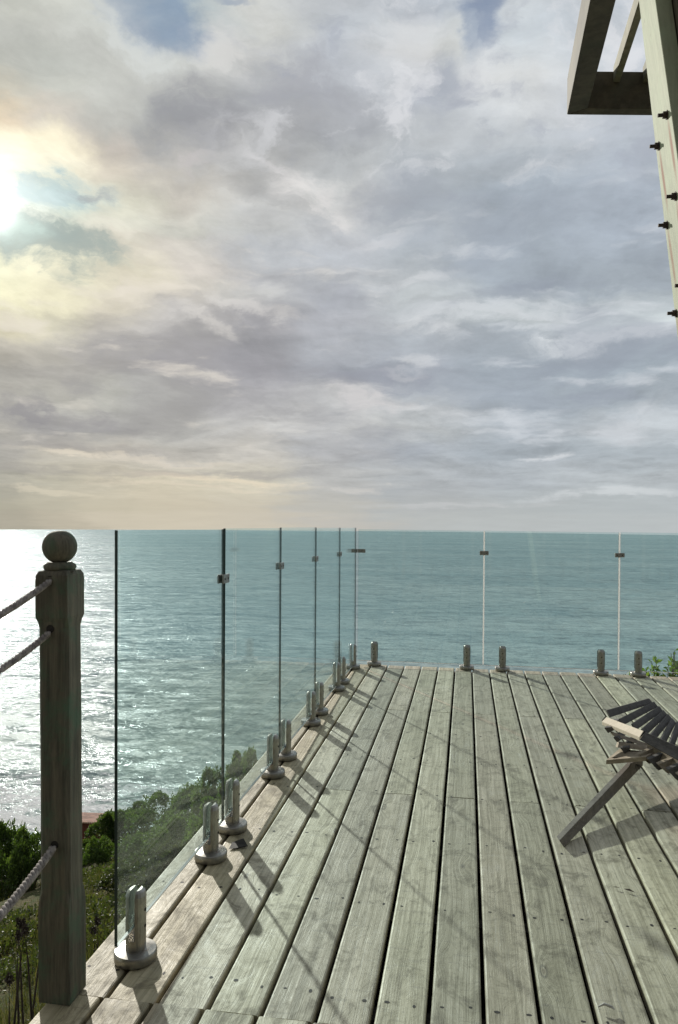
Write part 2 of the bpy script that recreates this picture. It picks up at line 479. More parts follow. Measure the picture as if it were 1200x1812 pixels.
LL = ['largest steel spigot, clamping the first pane beside the rope post',
      'second steel spigot along the left glass fence, at the far end of the first pane',
      'third steel spigot along the left glass fence, first one past the first glass seam',
      'fourth steel spigot along the left glass fence, just before the second glass seam',
      'fifth steel spigot along the left glass fence, just past the second glass seam',
      'sixth steel spigot along the left glass fence, just before the third glass seam',
      'seventh steel spigot along the left glass fence, just past the third glass seam',
      'eighth steel spigot along the left glass fence, half hiding the ninth behind it',
      'ninth steel spigot along the left glass fence, half hidden by the eighth',
      'tenth and last steel spigot of the left glass fence, at the corner']
for y, l in zip(LY, LL): spigot(-1.003, y, R(random.uniform(-3, 3)), l, 'spigots holding the left glass fence')
FX = [-.829, .012, .327, 1.175, 1.487, 2.34]
FL = ['steel spigot of the far glass fence standing next to the corner',
      'steel spigot of the far glass fence on the corner side of its first seam',
      'steel spigot of the far glass fence just past its first seam',
      'steel spigot of the far glass fence on the corner side of its second seam',
      'steel spigot of the far glass fence past the second seam, beside the leafy plant', None]
for x, l in zip(FX[:5], FL): spigot(x, 7.042, R(90 + random.uniform(-3, 3)), l, 'spigots holding the far glass fence')

# ------------------------------------------------------------ glass
def pane(p0, p1, z0a, z1a, z0b, z1b, label, grp, lean=0, glint=False):
    """upright pane between two plan points, bottom/top heights at both ends"""
    p0 = Vector(p0); p1 = Vector(p1); d = (p1 - p0).normalized(); n = Vector((-d.y, d.x)) * .0048
    L = Vector((n.x, n.y)).normalized() * lean
    def P(p, s, z, top): return (p.x + s * n.x + (L.x if top else 0), p.y + s * n.y + (L.y if top else 0), z)
    vs = [P(p0, -1, z0a, 0), P(p1, -1, z0b, 0), P(p1, 1, z0b, 0), P(p0, 1, z0a, 0),
          P(p0, -1, z1a, 1), P(p1, -1, z1b, 1), P(p1, 1, z1b, 1), P(p0, 1, z1a, 1)]
    m = MB(); m.mi = 1
    m.add(vs, [(0, 3, 2, 1), (4, 5, 6, 7), (1, 2, 6, 5), (3, 0, 4, 7)])
    m.mi = 0
    m.add(vs, [(0, 1, 5, 4), (2, 3, 7, 6)])
    o = m.build('glass_barrier', [M['glass'], M['edge']], origin=(p0.x, p0.y, z0a))
    me = o.data
    import bmesh
    bm = bmesh.new(); bm.from_mesh(me); bmesh.ops.remove_doubles(bm, verts=bm.verts, dist=1e-5)
    bmesh.ops.recalc_face_normals(bm, faces=bm.faces); bm.to_mesh(me); bm.free()
    if glint:
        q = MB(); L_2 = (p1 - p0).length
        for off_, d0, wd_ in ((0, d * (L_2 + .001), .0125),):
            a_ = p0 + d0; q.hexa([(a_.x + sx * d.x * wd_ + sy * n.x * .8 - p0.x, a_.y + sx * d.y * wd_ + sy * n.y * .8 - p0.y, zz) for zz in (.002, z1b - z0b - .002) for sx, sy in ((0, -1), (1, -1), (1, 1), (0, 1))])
        q.build('seam_glint', M['glint'], o)  # glint of the polished edges at the seam, put in as a white strip
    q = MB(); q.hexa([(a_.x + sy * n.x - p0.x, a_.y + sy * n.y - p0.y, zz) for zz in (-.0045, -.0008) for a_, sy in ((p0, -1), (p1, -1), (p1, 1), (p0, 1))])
    q2 = q.build('bottom_glint', M['glint'], o)  # white strip painted in for the bright lower chamfer of the glass
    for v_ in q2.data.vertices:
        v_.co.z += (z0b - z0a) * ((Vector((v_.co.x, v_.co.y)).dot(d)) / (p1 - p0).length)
    tag(o, label, 'glass barrier', grp)
GX = -1.003
ys = [(2.115, 3.111), (3.118, 4.106), (4.112, 5.106), (5.112, 6.106), (6.112, 7.005)]
PL = ['first pane of the left glass fence, with a dark free edge beside the rope post',
      'second pane of the left glass fence, seen past the first seam',
      'third pane of the left glass fence, in front of the sea',
      'fourth pane of the left glass fence, narrow in view',
      'fifth pane of the left glass fence, ending at the corner']
for (a, c), l in zip(ys, PL):
    zb = lambda y: .115 - .0185 * (y - 2.12); zt = lambda y: 1.337 - .0137 * (y - 2.12)
    k = random.uniform(-.004, .004)
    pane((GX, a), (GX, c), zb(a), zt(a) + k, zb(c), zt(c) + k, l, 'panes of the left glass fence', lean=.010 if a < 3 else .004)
xs_ = [(-.985, .150), (.166, 1.314), (1.334, 2.48), (2.50, 3.65)]
QL = ['pane of the far glass fence nearest the corner', 'pane of the far glass fence between its two seams',
      'pane of the far glass fence past the second seam, in front of the leafy plant', None]
for (a, c), l in zip(xs_[:3], QL):
    pane((a, 7.04), (c, 7.04), .048, 1.2555, .048, 1.2535, l, 'panes of the far glass fence', glint=True)

def clip(x, y, z, rz, label, grp):
    t = empty('glass_clip', (x, y, z), rz)
    for s in (-1, 1):
        m = MB()
        w, hh, th = .0395, .0185, .0045
        c0 = s * .0092
        m.box((-w, c0 - th / 2 - (.0 if s > 0 else .003), -hh), (w, c0 + th / 2 + (.003 if s > 0 else 0), hh))
        m.build('plate', M['clip'], t, bevel=.0015)
        for q in (-.022, .022):
            m = MB(); m.lathe([(.0048, 0), (.0048, .0011)], c=(q, c0 + (.0055 if s > 0 else -.0066), 0), n=10, axis='y'); m.build('screw', M['hole'], t)
    tag(t, label, 'glass clip', grp)
CL = ['steel clip joining the first and second panes of the left glass fence', 'steel clip joining the second and third panes of the left glass fence',
      'steel clip joining the third and fourth panes of the left glass fence', 'steel clip joining the fourth and fifth panes of the left glass fence']
for y, z, l in zip((3.115, 4.109, 5.109, 6.109), (1.113, 1.103, 1.087, 1.070), CL):
    clip(GX - .006, y, z, R(90), l, 'clips joining the left glass fence')
clip(.158, 7.04, 1.054, 0, 'small dark clip on the first seam of the far glass fence', 'clips joining the far glass fence')
clip(1.324, 7.04, 1.054, 0, 'small dark clip on the second seam of the far glass fence', 'clips joining the far glass fence')
t = empty('corner_clip', (GX, 7.04, 1.056))
m = MB(); m.box((.014, -.014, -.017), (.085, -.008, .017)); m.build('plate', M['clip'], t, bevel=.001)
m = MB(); m.box((-.045, -.016, -.017), (.012, -.010, .017)); m.build('plate', M['clip'], t, bevel=.001)
tag(t, 'small right angled clip where the left and far glass fences meet', 'glass clip')

# ------------------------------------------------------------ rope post
PX0, PX1, PY0, PY1 = -1.172, -1.072, 2.000, 2.095
pc = Vector(((PX0 + PX1) / 2, (PY0 + PY1) / 2, 0))
post = empty('rope_post', (pc.x - .010, pc.y, .004)); post.rotation_euler = (0, -.0165, 0)
m = MB()
hx, hy = .0475, .0475
def octo(h_, c):
    return [(-h_ + c, -h_), (h_ - c, -h_), (h_, -h_ + c), (h_, h_ - c), (h_ - c, h_), (-h_ + c, h_), (-h_, h_ - c), (-h_, -h_ + c)]
secs = [(0, .0475, .001), (.26, .0475, .001), (.285, .0462, .004), (.31, .0450, .011), (.60, .0448, .011), (1.055, .0448, .011), (1.072, .046, .006), (1.085, .0488, .0012), (1.19, .0492, .0012), (1.204, .0485, .002), (1.2155, .043, .004), (1.2175, .036, .006)]
vs = []; fs = []
full = []
for a, c in zip(secs[:-1], secs[1:]):
    n = max(1, int((c[0] - a[0]) / .05))
    for i in range(n):
        k = i / n; full.append(tuple(a[q] + (c[q] - a[q]) * k for q in range(3)))
full.append(secs[-1])
for z, h_, c in full:
    for x, y in octo(h_, c):
        vs.append((x + .0012 * noise.noise((x * 30, y * 30, z * 4)), y + .0012 * noise.noise((x * 30, y * 30, z * 4 + 9)), z))
for i in range(len(full) - 1):
    for k in range(8):
        k2 = (k + 1) % 8; fs.append((i * 8 + k, i * 8 + k2, (i + 1) * 8 + k2, (i + 1) * 8 + k))
fs.append(tuple(range(8))[::-1]); fs.append(tuple((len(full) - 1) * 8 + k for k in range(8)))
m.cur = .37; m.add(vs, fs); m.build('shaft', M['post'], post)
m = MB(); m.cur = .8
prof = [(.037, 1.214), (.043, 1.219), (.0455, 1.225), (.044, 1.232), (.036, 1.237), (.034, 1.240)]
for i in range(1, 15):
    a = -math.pi / 2 + math.pi * (i + .6) / 15.6
    prof.append((.0485 * math.cos(a) if i < 14 else .001, 1.283 + .0485 * math.sin(a)))
m.lathe(prof, n=28); m.build('ball_finial', M['post'], post, smooth=True)
for hp in ((89, 1026), (88, 1113), (96, 1496)):
    d_ = ray(*hp); t_ = PY0 / d_.y; q_ = Vector((0, 0, EYE)) + d_ * t_ - pc; z = q_.z - .004; x = q_.x + .010 + .0165 * z
    m = MB(); m.lathe([(.0115, -.0486 if z > 1.08 else -.0462), (.0115, -.0475 if z > 1.08 else -.0445)], c=(x, 0, z), n=14, axis='y')
    m.build('rope_hole', M['hole'], post)
m = MB(); m.add([(.036, -.02, 1.214), (.056, -.024, 1.2135), (.0555, -.012, 1.211), (.037, -.008, 1.2125), (.050, -.016, 1.217)], [(0, 1, 4), (1, 2, 4), (2, 3, 4), (3, 0, 4), (0, 3, 2, 1)])
m.build('splinter', M['post'], post)
tag(post, 'mossy square timber post with a ball finial, ropes threaded through it', 'post')

def rope(p0, p1, sag, rr, label, pitch=.042):
    p0 = Vector(p0); p1 = Vector(p1); L = (p1 - p0).length
    n = int(L / .006); d = (p1 - p0).normalized(); a = d.cross(Vector((0, 0, 1))).normalized(); c = a.cross(d)
    m = MB()
    for s in range(3):
        pts = []
        for i in range(n + 1):
            k = i / n; base = p0.lerp(p1, k) - Vector((0, 0, 1)) * sag * 4 * k * (1 - k)
            w = 2 * math.pi * (k * L / pitch) + s * 2.0944
            pts.append(base + (a * math.cos(w) + c * math.sin(w)) * rr * .54)
        m.tube(pts, rr * .56, 7)
    o = m.build('rope', M['rope'], smooth=True, origin=tuple(p0))
    tag(o, label, 'rope', 'ropes threaded through the post')
yf = PY0 - .001
def onpost(px, py, yy=yf):      # where the sight line meets the post's front face
    d = ray(px, py); t_ = (yy - .0015) / d.y
    return Vector((0, 0, EYE)) + d * t_
# the ropes run left and down towards the next, lower post of the stair
rope(onpost(88, 1029), at(-60, 1122, 1.86), .006, .0092, 'uppermost rope, leaving the post just under its ball finial')
rope(onpost(86, 1121), at(-60, 1222, 1.86), .008, .0092, 'middle rope, leaving the post below its shoulder')
rope(onpost(94, 1501), at(-50, 1672, 1.78), .012, .0112, 'lowest rope, leaving the post at a third of its height')

# ------------------------------------------------------------ leaning bolted post (right)
tA, tB = at(1160, 0, 2.5), at(1204, 330, 2.5)
slope = (tB.x - tA.x) / (tB.z - tA.z)
def px_at(z): return tA.x + (z - tA.z) * slope
Yn, Yf_ = tA.y, tA.y + .232
lp = empty('leaning_post', (px_at(0), Yn, 0))
def plank(xo0, xo1, y0, y1, mat, var, z1=3.9):
    m = MB(); m.cur = var; N = 14
    o = lp.location
    vs = []; fs = []
    for i in range(N + 1):
        z = .006 + (z1 - .006) * i / N; x = px_at(z)
        tp = .085 * (z - 2.5)
        for (xx, yy) in ((x + xo0, y0), (x + xo1, y0), (x + xo1, y1 - tp), (x + xo0, y1 - tp)):
            vs.append((xx - o.x, yy - o.y, z))
    for i in range(N):
        for k in range(4):
            k2 = (k + 1) % 4; fs.append((i * 4 + k, i * 4 + k2, (i + 1) * 4 + k2, (i + 1) * 4 + k))
    fs.append((3, 2, 1, 0)); fs.append(tuple(N * 4 + k for k in range(4)))
    m.add(vs, fs); return m.build('plank', mat, lp, bevel=.003)
bolts = []
for (px, py) in [(1181, 203), (1166, 258), (1196, 347), (1181, 398), (1211, 505), (1197, 554)]:
    d = ray(px, py); e = Vector((0, 0, EYE)); t_ = 2.6
    for _ in range(30):
        p = e + d * t_; t_ += (px_at(p.z) - p.x) / d.x
    bolts.append(e + d * t_)
MT = wood('treated_timber_bolted', (.42, .45, .335), (.27, .305, .225), grain=(45, 45, 1.6), tint=(.36, .43, .30), tint_amt=.6, knots=False, bump=.3,
          rust=[(p.y - Yn, p.z) for p in bolts])
plank(0, .050, Yn, Yf_, MT, 0.62)
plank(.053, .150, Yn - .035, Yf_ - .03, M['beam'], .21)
for p in bolts:
    bt = MB(); ox = p - lp.location
    bt.lathe([(.0060, -.030), (.0060, .0)], c=tuple(ox), n=10, axis='x')
    o = bt.build('bolt', M['bolt'], lp)
    bt = MB(); bt.lathe([(.0115, -.0145), (.0115, -.003)], c=tuple(ox), n=6, axis='x'); bt.build('nut', M['bolt'], o, bevel=.001)
    bt = MB(); bt.lathe([(.0150, -.003), (.0150, .0003)], c=tuple(ox), n=16, axis='x'); bt.build('washer', M['bolt'], o)
tag(lp, 'tall pale green timber post of bolted planks, leaning, with rust streaks under its bolts', 'post')

# ------------------------------------------------------------ pergola frame
KP = 1.38
pg = empty('pergola_frame', at(1100, 203, 2.88 * KP))
BD = (RIGHT * (-290 / F) - FWD - Vector((0, 0, 1)) * (152 / F)).normalized()   # towards the house
H_ = .1375 * KP
def pbuild(m, name, mat, bv=.003):
    o = m.build(name, mat, bevel=bv); o.data.transform(Matrix.Translation(-pg.location)); o.parent = pg; return o
cf = at(1004, 203, 2.90 * KP)                       # lower outer far corner
cr_ = at(1152, 199, 2.90 * KP); cdir = (cr_ - cf).normalized(); cdir.z = 0; cdir.normalize()
up = Vector((0, 0, H_))
m = MB(); m.cur = .3                             # end beam
W_ = .062 * KP; T_ = .048 * KP
nd = -FWD * T_
p0 = cf + cdir * .0; p1 = cf + cdir * 2.2
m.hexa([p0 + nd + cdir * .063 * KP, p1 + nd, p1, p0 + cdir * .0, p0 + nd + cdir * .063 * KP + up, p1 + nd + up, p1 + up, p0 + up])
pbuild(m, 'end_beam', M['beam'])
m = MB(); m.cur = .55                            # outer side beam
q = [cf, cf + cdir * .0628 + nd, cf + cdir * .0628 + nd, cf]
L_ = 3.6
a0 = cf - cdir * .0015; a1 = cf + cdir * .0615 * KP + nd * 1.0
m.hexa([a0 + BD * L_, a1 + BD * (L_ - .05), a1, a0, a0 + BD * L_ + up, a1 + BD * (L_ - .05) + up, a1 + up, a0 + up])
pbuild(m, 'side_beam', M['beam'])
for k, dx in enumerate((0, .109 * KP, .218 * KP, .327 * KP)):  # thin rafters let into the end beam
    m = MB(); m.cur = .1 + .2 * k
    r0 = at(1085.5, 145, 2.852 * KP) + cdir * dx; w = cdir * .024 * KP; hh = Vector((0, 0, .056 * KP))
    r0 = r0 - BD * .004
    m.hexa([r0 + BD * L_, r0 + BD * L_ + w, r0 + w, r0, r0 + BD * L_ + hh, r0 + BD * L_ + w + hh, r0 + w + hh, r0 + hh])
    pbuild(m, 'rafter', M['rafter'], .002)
tag(pg, 'weathered overhead pergola frame, its end beam behind the leaning post', 'pergola')

# ------------------------------------------------------------ folding slatted chair
ch = empty('slatted_chair', tuple(at(1160, 1420, 3.9).xy) + (0,))
def cb(m, name, mat, bv=.002):
    o = m.build(name, mat, bevel=bv); o.data.transform(Matrix.Translation(-ch.location)); o.parent = ch; return o
def slab4(name, pts, off, mat, var, bv=.002):
    m = MB(); m.cur = var
    m.slab([at(*p) for p in pts], off); return cb(m, name, mat, bv)
def fix(o):
    import bmesh
    bm = bmesh.new(); bm.from_mesh(o.data); bmesh.ops.recalc_face_normals(bm, faces=bm.faces); bm.to_mesh(o.data); bm.free(); return o
# leg: on edge, foot on the deck
fix(slab4('leg', [(990, 1488, 3.205), (998.5, 1500, 3.215), (1138, 1355, 4.0), (1138, 1331, 4.0)], FWD * .045, M['leg'], .44))
# a second leg beyond the frame, mirrored across the seat
fix(slab4('leg', [(1262, 1640, 2.66), (1272, 1655, 2.64), (1330, 1400, 3.42), (1316, 1392, 3.42)], FWD * .05, M['slat'], .7))
dn = Vector((0, 0, -.026))
near = [(1076, 1264), (1099, 1279), (1121, 1288), (1138, 1298), (1154, 1307), (1171, 1317), (1186, 1326), (1202, 1336), (1219, 1346), (1238, 1357), (1258, 1369)]
far = [(1152, 1240), (1161, 1246), (1170, 1254), (1178, 1261), (1186, 1268), (1193, 1275), (1203, 1281), (1213, 1288), (1225, 1296), (1238, 1304), (1252, 1313)]
for i, (a, c) in enumerate(zip(near, far)):
    dN = 4.06 - .035 * i; dF = 4.42 - .030 * i
    wn = (7.5, 6.0) if i == 0 else (6.5 + .2 * i, 4.5)
    ax, ay = a; fx_, fy_ = c
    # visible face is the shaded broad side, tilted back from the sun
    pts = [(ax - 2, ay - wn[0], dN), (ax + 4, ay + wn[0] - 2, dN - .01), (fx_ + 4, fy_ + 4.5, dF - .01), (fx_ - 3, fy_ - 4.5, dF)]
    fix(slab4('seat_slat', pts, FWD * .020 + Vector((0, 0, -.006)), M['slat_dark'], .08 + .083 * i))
# sunlit end of the long slat, the sunlight put into its pale colour
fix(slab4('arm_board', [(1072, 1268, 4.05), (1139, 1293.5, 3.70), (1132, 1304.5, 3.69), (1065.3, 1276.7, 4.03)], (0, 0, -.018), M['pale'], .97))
fix(slab4('arm_board', [(1137, 1293, 3.85), (1131, 1308, 3.82), (1262, 1379, 3.50), (1272, 1353, 3.53)], FWD * .03 + Vector((0, 0, -.004)), M['slat_dark'], .5))  # shaded run of the same slat, shade put into the darker wood
for k_ in range(2):
    x_, y_ = ((1068, 1273.5), (1136.5, 1300))[k_]
    d_ = (4.035, 3.69)[k_]
    m = MB(); m.slab([at(x_ - 2.5, y_ + 2.5, d_), at(x_ - .8, y_ + 2.9, d_), at(x_ + 5.5, y_ - 4.5, d_ + .012), at(x_ + 3.8, y_ - 5.2, d_ + .012)], (0, 0, .004)); fix(cb(m, 'end_slot', M['hole'], 0))
# fan of slats under it, converging on the hinge
fan = [([(1069, 1288), (1081, 1286.5), (1087, 1292), (1076, 1297.5)], [(1082.5, 1294.5), (1152, 1318), (1164, 1329), (1087, 1302)]),
       ([(1085, 1305), (1092.5, 1304), (1099, 1309.5), (1092, 1314)], [(1096, 1312.5), (1158, 1322), (1168, 1331), (1093, 1323)]),
       ([(1097, 1323), (1112, 1322), (1113, 1327), (1106, 1335)], [(1098, 1331), (1158, 1330), (1170, 1338), (1084, 1340)])]
for i, (blk, sl) in enumerate(fan):
    fix(slab4('fan_slat', [(x, y, 3.93 - .045 * i - (.03 if k in (2, 3) else 0)) for k, (x, y) in enumerate(sl)], FWD * .03 + Vector((0, 0, -.006)), M['slat'], .31 + .2 * i))
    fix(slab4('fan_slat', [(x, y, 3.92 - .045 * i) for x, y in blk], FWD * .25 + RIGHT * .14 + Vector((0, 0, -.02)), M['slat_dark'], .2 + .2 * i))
# thick lowest slat: pale top and brown side
fix(slab4('fan_slat', [(1072.5, 1345, 3.80), (1143, 1339, 3.74), (1158, 1331, 3.80), (1096, 1325, 3.96)], (0, 0, -.022), M['slat'], .66))
for i in range(7):          # the stepped ends of the slats turning down towards the next leg
    x = 1143 + 17 * i; y = 1336 + 9.0 * i; d = 3.76 - .055 * i
    fix(slab4('under_slat', [(x - 12, y - 1, d), (x + 6, y + 16 + (i % 2) * 3, d), (x + 22, y + 12, d + .05), (x + 18, y - 14, d + .06)], FWD * .03, M['slat'] if i % 2 == 0 else M['slat_dark'], .15 + .1 * i))
fix(slab4('back_board', [(1150, 1318, 3.84), (1146, 1338, 3.80), (1280, 1402, 3.42), (1290, 1378, 3.46)], FWD * .025, M['slat'], .81))
for k_ in range(5):
    m = MB(); q0 = at(1126 + 1.5 * k_, 1352 + .5 * k_, 3.84); q1 = at(1124 + 3 * k_, 1361 + (k_ % 2) * 3, 3.84)
    m.tube([q0, q1], [.003, .0012], 5); cb(m, 'splinter', M['slat_dark'], 0)
tag(ch, 'low folding chair of grey slats, cut off by the edge of the picture', 'chair')

# ------------------------------------------------------------ small things on the deck
m = MB(); m.slab([(-.958, 3.105, .010), (-.93, 3.062, .006), (-.885, 3.085, .010), (-.915, 3.125, .022)], (0, 0, -.003))
m.add([(-.93, 3.062, .006), (-.955, 3.05, .005), (-.958, 3.105, .010)], [(0, 1, 2)])
o = m.build('metal_scrap', M['hole'], origin=(-.93, 3.09, .005)); tag(o, 'bent scrap of dark metal lying beside the third spigot', 'scrap')
m = MB(); m.tube([(.375, 2.247, .012), (.392, 2.252, .019), (.412, 2.250, .014), (.418, 2.243, .012)], [.002, .004, .004, .002], 6)
o = m.build('wood_chip', simple('pale_chip', (.62, .60, .55), .8), origin=(.39, 2.25, .006)); tag(o, 'pale curled chip lying beside a board gap', 'chip')
m = MB()
def leafblade(m, c, d, w, L, lift=.004):
    d = Vector(d).normalized(); s = Vector((-d.y, d.x, 0)); c = Vector(c)
    m.add([c, c + d * L * .45 + s * w + Vector((0, 0, lift)), c + d * L, c + d * L * .45 - s * w + Vector((0, 0, lift * .4))], [(0, 3, 2, 1), ])
leafblade(m, (.585, 2.988, .007), (.6, -.35, 0), .007, .045)
leafblade(m, (.575, 2.992, .007), (-.8, .1, 0), .004, .03)
o = m.build('dry_leaf', simple('dry_leaf_brown', (.07, .05, .035), .8), origin=(.585, 2.988, .006)); tag(o, 'small dark dry leaf on a board gap in front of the chair', 'leaf')

# ------------------------------------------------------------ terrain
SEA = -45.0
def ground_z(x, y):
    r = math.hypot(x, y)
    z = -1.35 - .30 * max(0, -x - 2.0) - .17 * max(0, y) - .12 * max(0, x - 4)
    z -= .27 * max(0, r - 17) if y > -5 else 0
    k = min(1, r / 6)
    z += k * (.22 * noise.noise((x * .35, y * .35, 3)) + .10 * noise.noise((x * 1.1, y * 1.1, 8)) + .05 * noise.noise((x * 3.1, y * 3.1, 2)))
    if r > 20: z += 1.6 * noise.noise((x * .05, y * .05, 1))
    return max(z, SEA - 3)
m = MB(); N = 190
def gx(i): u = (i / N) * 2 - 1; return 170 * (abs(u) ** 2.6) * (1 if u > 0 else -1) - 3
def gy(i): u = i / N; return -60 * (1 - u / .25) ** 1.6 if u < .25 else 150 * ((u - .25) / .75) ** 2.1
vs = [(gx(i), gy(k), ground_z(gx(i), gy(k))) for k in range(N + 1) for i in range(N + 1)]
fs = [(k * (N + 1) + i, k * (N + 1) + i + 1, (k + 1) * (N + 1) + i + 1, (k + 1) * (N + 1) + i) for k in range(N) for i in range(N)]
m.add(vs, fs)
mg, t, out = material('hillside_soil')
tc = t.new('ShaderNodeTexCoord'); P = tc.outputs['Object']
n1 = t.noise(P, .9, 6, .65); n2 = t.noise(P, 9, 6, .7); n3 = t.noise(P, 45, 4, .7)
c = t.mix(t.mrange(n1.outputs[0], .38, .62), (.045, .055, .022), (.13, .105, .060))
c = t.mix(t.mrange(n2.outputs[0], .45, .65), c, (.055, .080, .025))
c = t.mix(t.math('MULTIPLY', t.mrange(n3.outputs[0], .5, .7), .6), c, (.17, .14, .09))
principled(t, out, c, .95, t.bump(n2.outputs[0], .8, .08), spec=.1)
o = m.build('ground', mg, smooth=True); tag(o, kind='structure')

# ------------------------------------------------------------ foliage
def leaf_mat(name, a, b_, c_, trans=.35):
    m, t, out = material(name)
    at_ = t.new('ShaderNodeAttribute', attribute_name='vary'); V = at_.outputs['Fac']
    oi = t.new('ShaderNodeObjectInfo')
    col = t.ramp(V, [(0, a), (.55, b_), (1, c_)])
    k = t.math('ADD', .8, t.math('MULTIPLY', oi.outputs['Random'], .4))
    col = t.mix(1, col, t.comb(k, k, t.math('MULTIPLY', k, .95)), 'MULTIPLY')
    d = t.new('ShaderNodeBsdfPrincipled'); t.put(d.inputs['Base Color'], col); d.inputs['Roughness'].default_value = .5; d.inputs['Specular IOR Level'].default_value = .35
    tr = t.new('ShaderNodeBsdfTranslucent'); t.put(tr.inputs[0], t.mix(1, col, (1.5, 1.7, .6), 'MULTIPLY'))
    mx = t.new('ShaderNodeMixShader'); mx.inputs[0].default_value = trans
    t.l.new(d.outputs[0], mx.inputs[1]); t.l.new(tr.outputs[0], mx.inputs[2]); t.l.new(mx.outputs[0], out.inputs[0])
    return m
M['leaf'] = leaf_mat('bush_leaves', (.036, .062, .023), (.082, .128, .044), (.175, .21, .078))
M['leaf2'] = leaf_mat('scrub_leaves', (.028, .038, .016), (.058, .076, .028), (.125, .12, .062))
M['lance'] = leaf_mat('lance_leaves', (.060, .105, .030), (.12, .19, .045), (.20, .26, .075))
M['grass'] = leaf_mat('dry_grass', (.040, .045, .018), (.080, .085, .034), (.20, .165, .10), .25)
M['bark'] = simple('bush_bark', (.10, .08, .06), .9)
M['dry'] = simple('dried_stalk_brown', (.095, .070, .055), .9, col2=(.045, .034, .030))

def rnd_unit(r):
    while True:
        v = Vector((r.uniform(-1, 1), r.uniform(-1, 1), r.uniform(-1, 1)))
        if .01 < v.length < 1: return v.normalized()
def add_leaf(m, c, d, n_, L, W):
    d = d.normalized(); s = d.cross(n_)
    if s.length < .05: s = d.cross(Vector((.3, .8, .5)))
    s.normalize(); k = s.cross(d) * (W * .35)
    m.add([c, c + d * L * .5 + s * W + k, c + d * L, c + d * L * .5 - s * W + k], [(0, 1, 2), (0, 2, 3)])
def make_bush(seed, nleaf, L=.055):
    r = random.Random(seed)
    m = MB(); lobes = []
    for i in range(15):
        a = r.uniform(0, 6.28); q = r.uniform(0, 1) ** .5
        x, y = q * math.cos(a) * .62, q * math.sin(a) * .62
        rad = r.uniform(.17, .34) * (1.1 - .3 * q)
        z = max(rad * .7, (1 - q * q * .8) * r.uniform(.50, .84) - rad * .3)
        lobes.append((Vector((x, y, z)), rad))
    for i in range(nleaf):
        c, rad = r.choice(lobes)
        u = rnd_unit(r)
        if u.z < -.35: u.z = abs(u.z)
        k = r.uniform(.55, 1) ** .5
        nz = .75 + .5 * noise.noise(tuple((c + u * rad) * 7))
        p = c + u * rad * k * nz
        if p.z < 0: continue
        d = (u + rnd_unit(r) * .9)
        m.cur = min(1, max(.01, .15 + .5 * r.random() + .35 * (noise.noise(tuple(p * 5)) + .2)))
        add_leaf(m, p, d, rnd_unit(r), L * r.uniform(.6, 1.3), L * r.uniform(.22, .36))
    b2 = MB()
    for c, rad in lobes[:9]:
        b2.tube([(0, 0, -.15), tuple(c * .5 + Vector((0, 0, -.02))), tuple(c)], [.03, .017, .006], 5)
    return m, b2
protos = []
for s in range(4):
    m, b2 = make_bush(s + 3, 9500, .05)
    protos.append((m, b2))
bush_src = []
def bush(i, px, top, d, w, label, mat='leaf', hmin=.5, grp='bushes on the hillside below the deck'):
    p = at(px, top, d); gz = ground_z(p.x, p.y) - .08
    h = max(hmin, p.z - gz)
    key = (i % 4, mat)
    src = next((s for k, s in bush_src if k == key), None)
    if src is None:
        e = empty('bush'); m, b2 = protos[i % 4]
        m.build('foliage', M[mat], e); b2.build('stems', M['bark'], e)
        bush_src.append((key, e)); o = e
    else: o = copy_tree(src)
    o.location = (p.x, p.y, gz); o.rotation_euler = (0, 0, (i * 1.7) % 6.28); o.scale = (w, w, h * 1.08)
    tag(o, label, 'bush', grp)
B = [(12, 1442, 13.5, 1.00, 'dark bush at the picture edge left of the rope post, tallest of three'),
     (52, 1462, 12.8, .80, 'dark bush directly left of the rope post, under the surf'),
     (-40, 1450, 14.5, 1.1, 'dark bush half out of the picture, left of the rope post'),
     (118, 1470, 14.6, .9, 'bush hidden mostly behind the rope post'),
     (196, 1430, 15.5, .80, 'bush between the rope post and the dark glass edge, in front of the red roof'),
     (178, 1478, 13.8, .55, 'low dark bush just right of the rope post, below the red wall'),
     (238, 1418, 15.5, .95, 'bush behind the first pane, lowest on the ridge beside the surf'),
     (290, 1398, 14.8, 1.0, 'bush behind the first pane, second along the ridge from the surf'),
     (340, 1380, 14.0, .90, 'bush behind the first pane, midway along the ridge'),
     (384, 1348, 13.2, .72, 'bush whose top shows behind the first glass seam'),
     (424, 1313, 12.4, .62, 'bush on the ridge crest behind the second pane, left of the highest'),
     (456, 1307, 12.0, .50, 'highest bush of the ridge, behind the second pane'),
     (262, 1466, 12.2, .95, 'bush lower on the slope, seen through the middle of the first pane'),
     (330, 1432, 11.6, .95, 'bush on the slope behind the second spigot'),
     (388, 1400, 10.8, .90, 'bush on the slope close behind the first glass seam'),
     (440, 1360, 10.6, .75, 'bush on the slope behind the foot of the second pane'),
     (245, 1520, 10.2, .85, 'scrubby bush low behind the first pane, near the dark glass edge'),
     (318, 1478, 9.6, .90, 'scrubby bush close under the deck edge behind the first pane')]
for i, (px, top, d, w, l) in enumerate(B):
    bush(i, px, top, d, w, l, 'leaf' if i < 16 else 'leaf2')

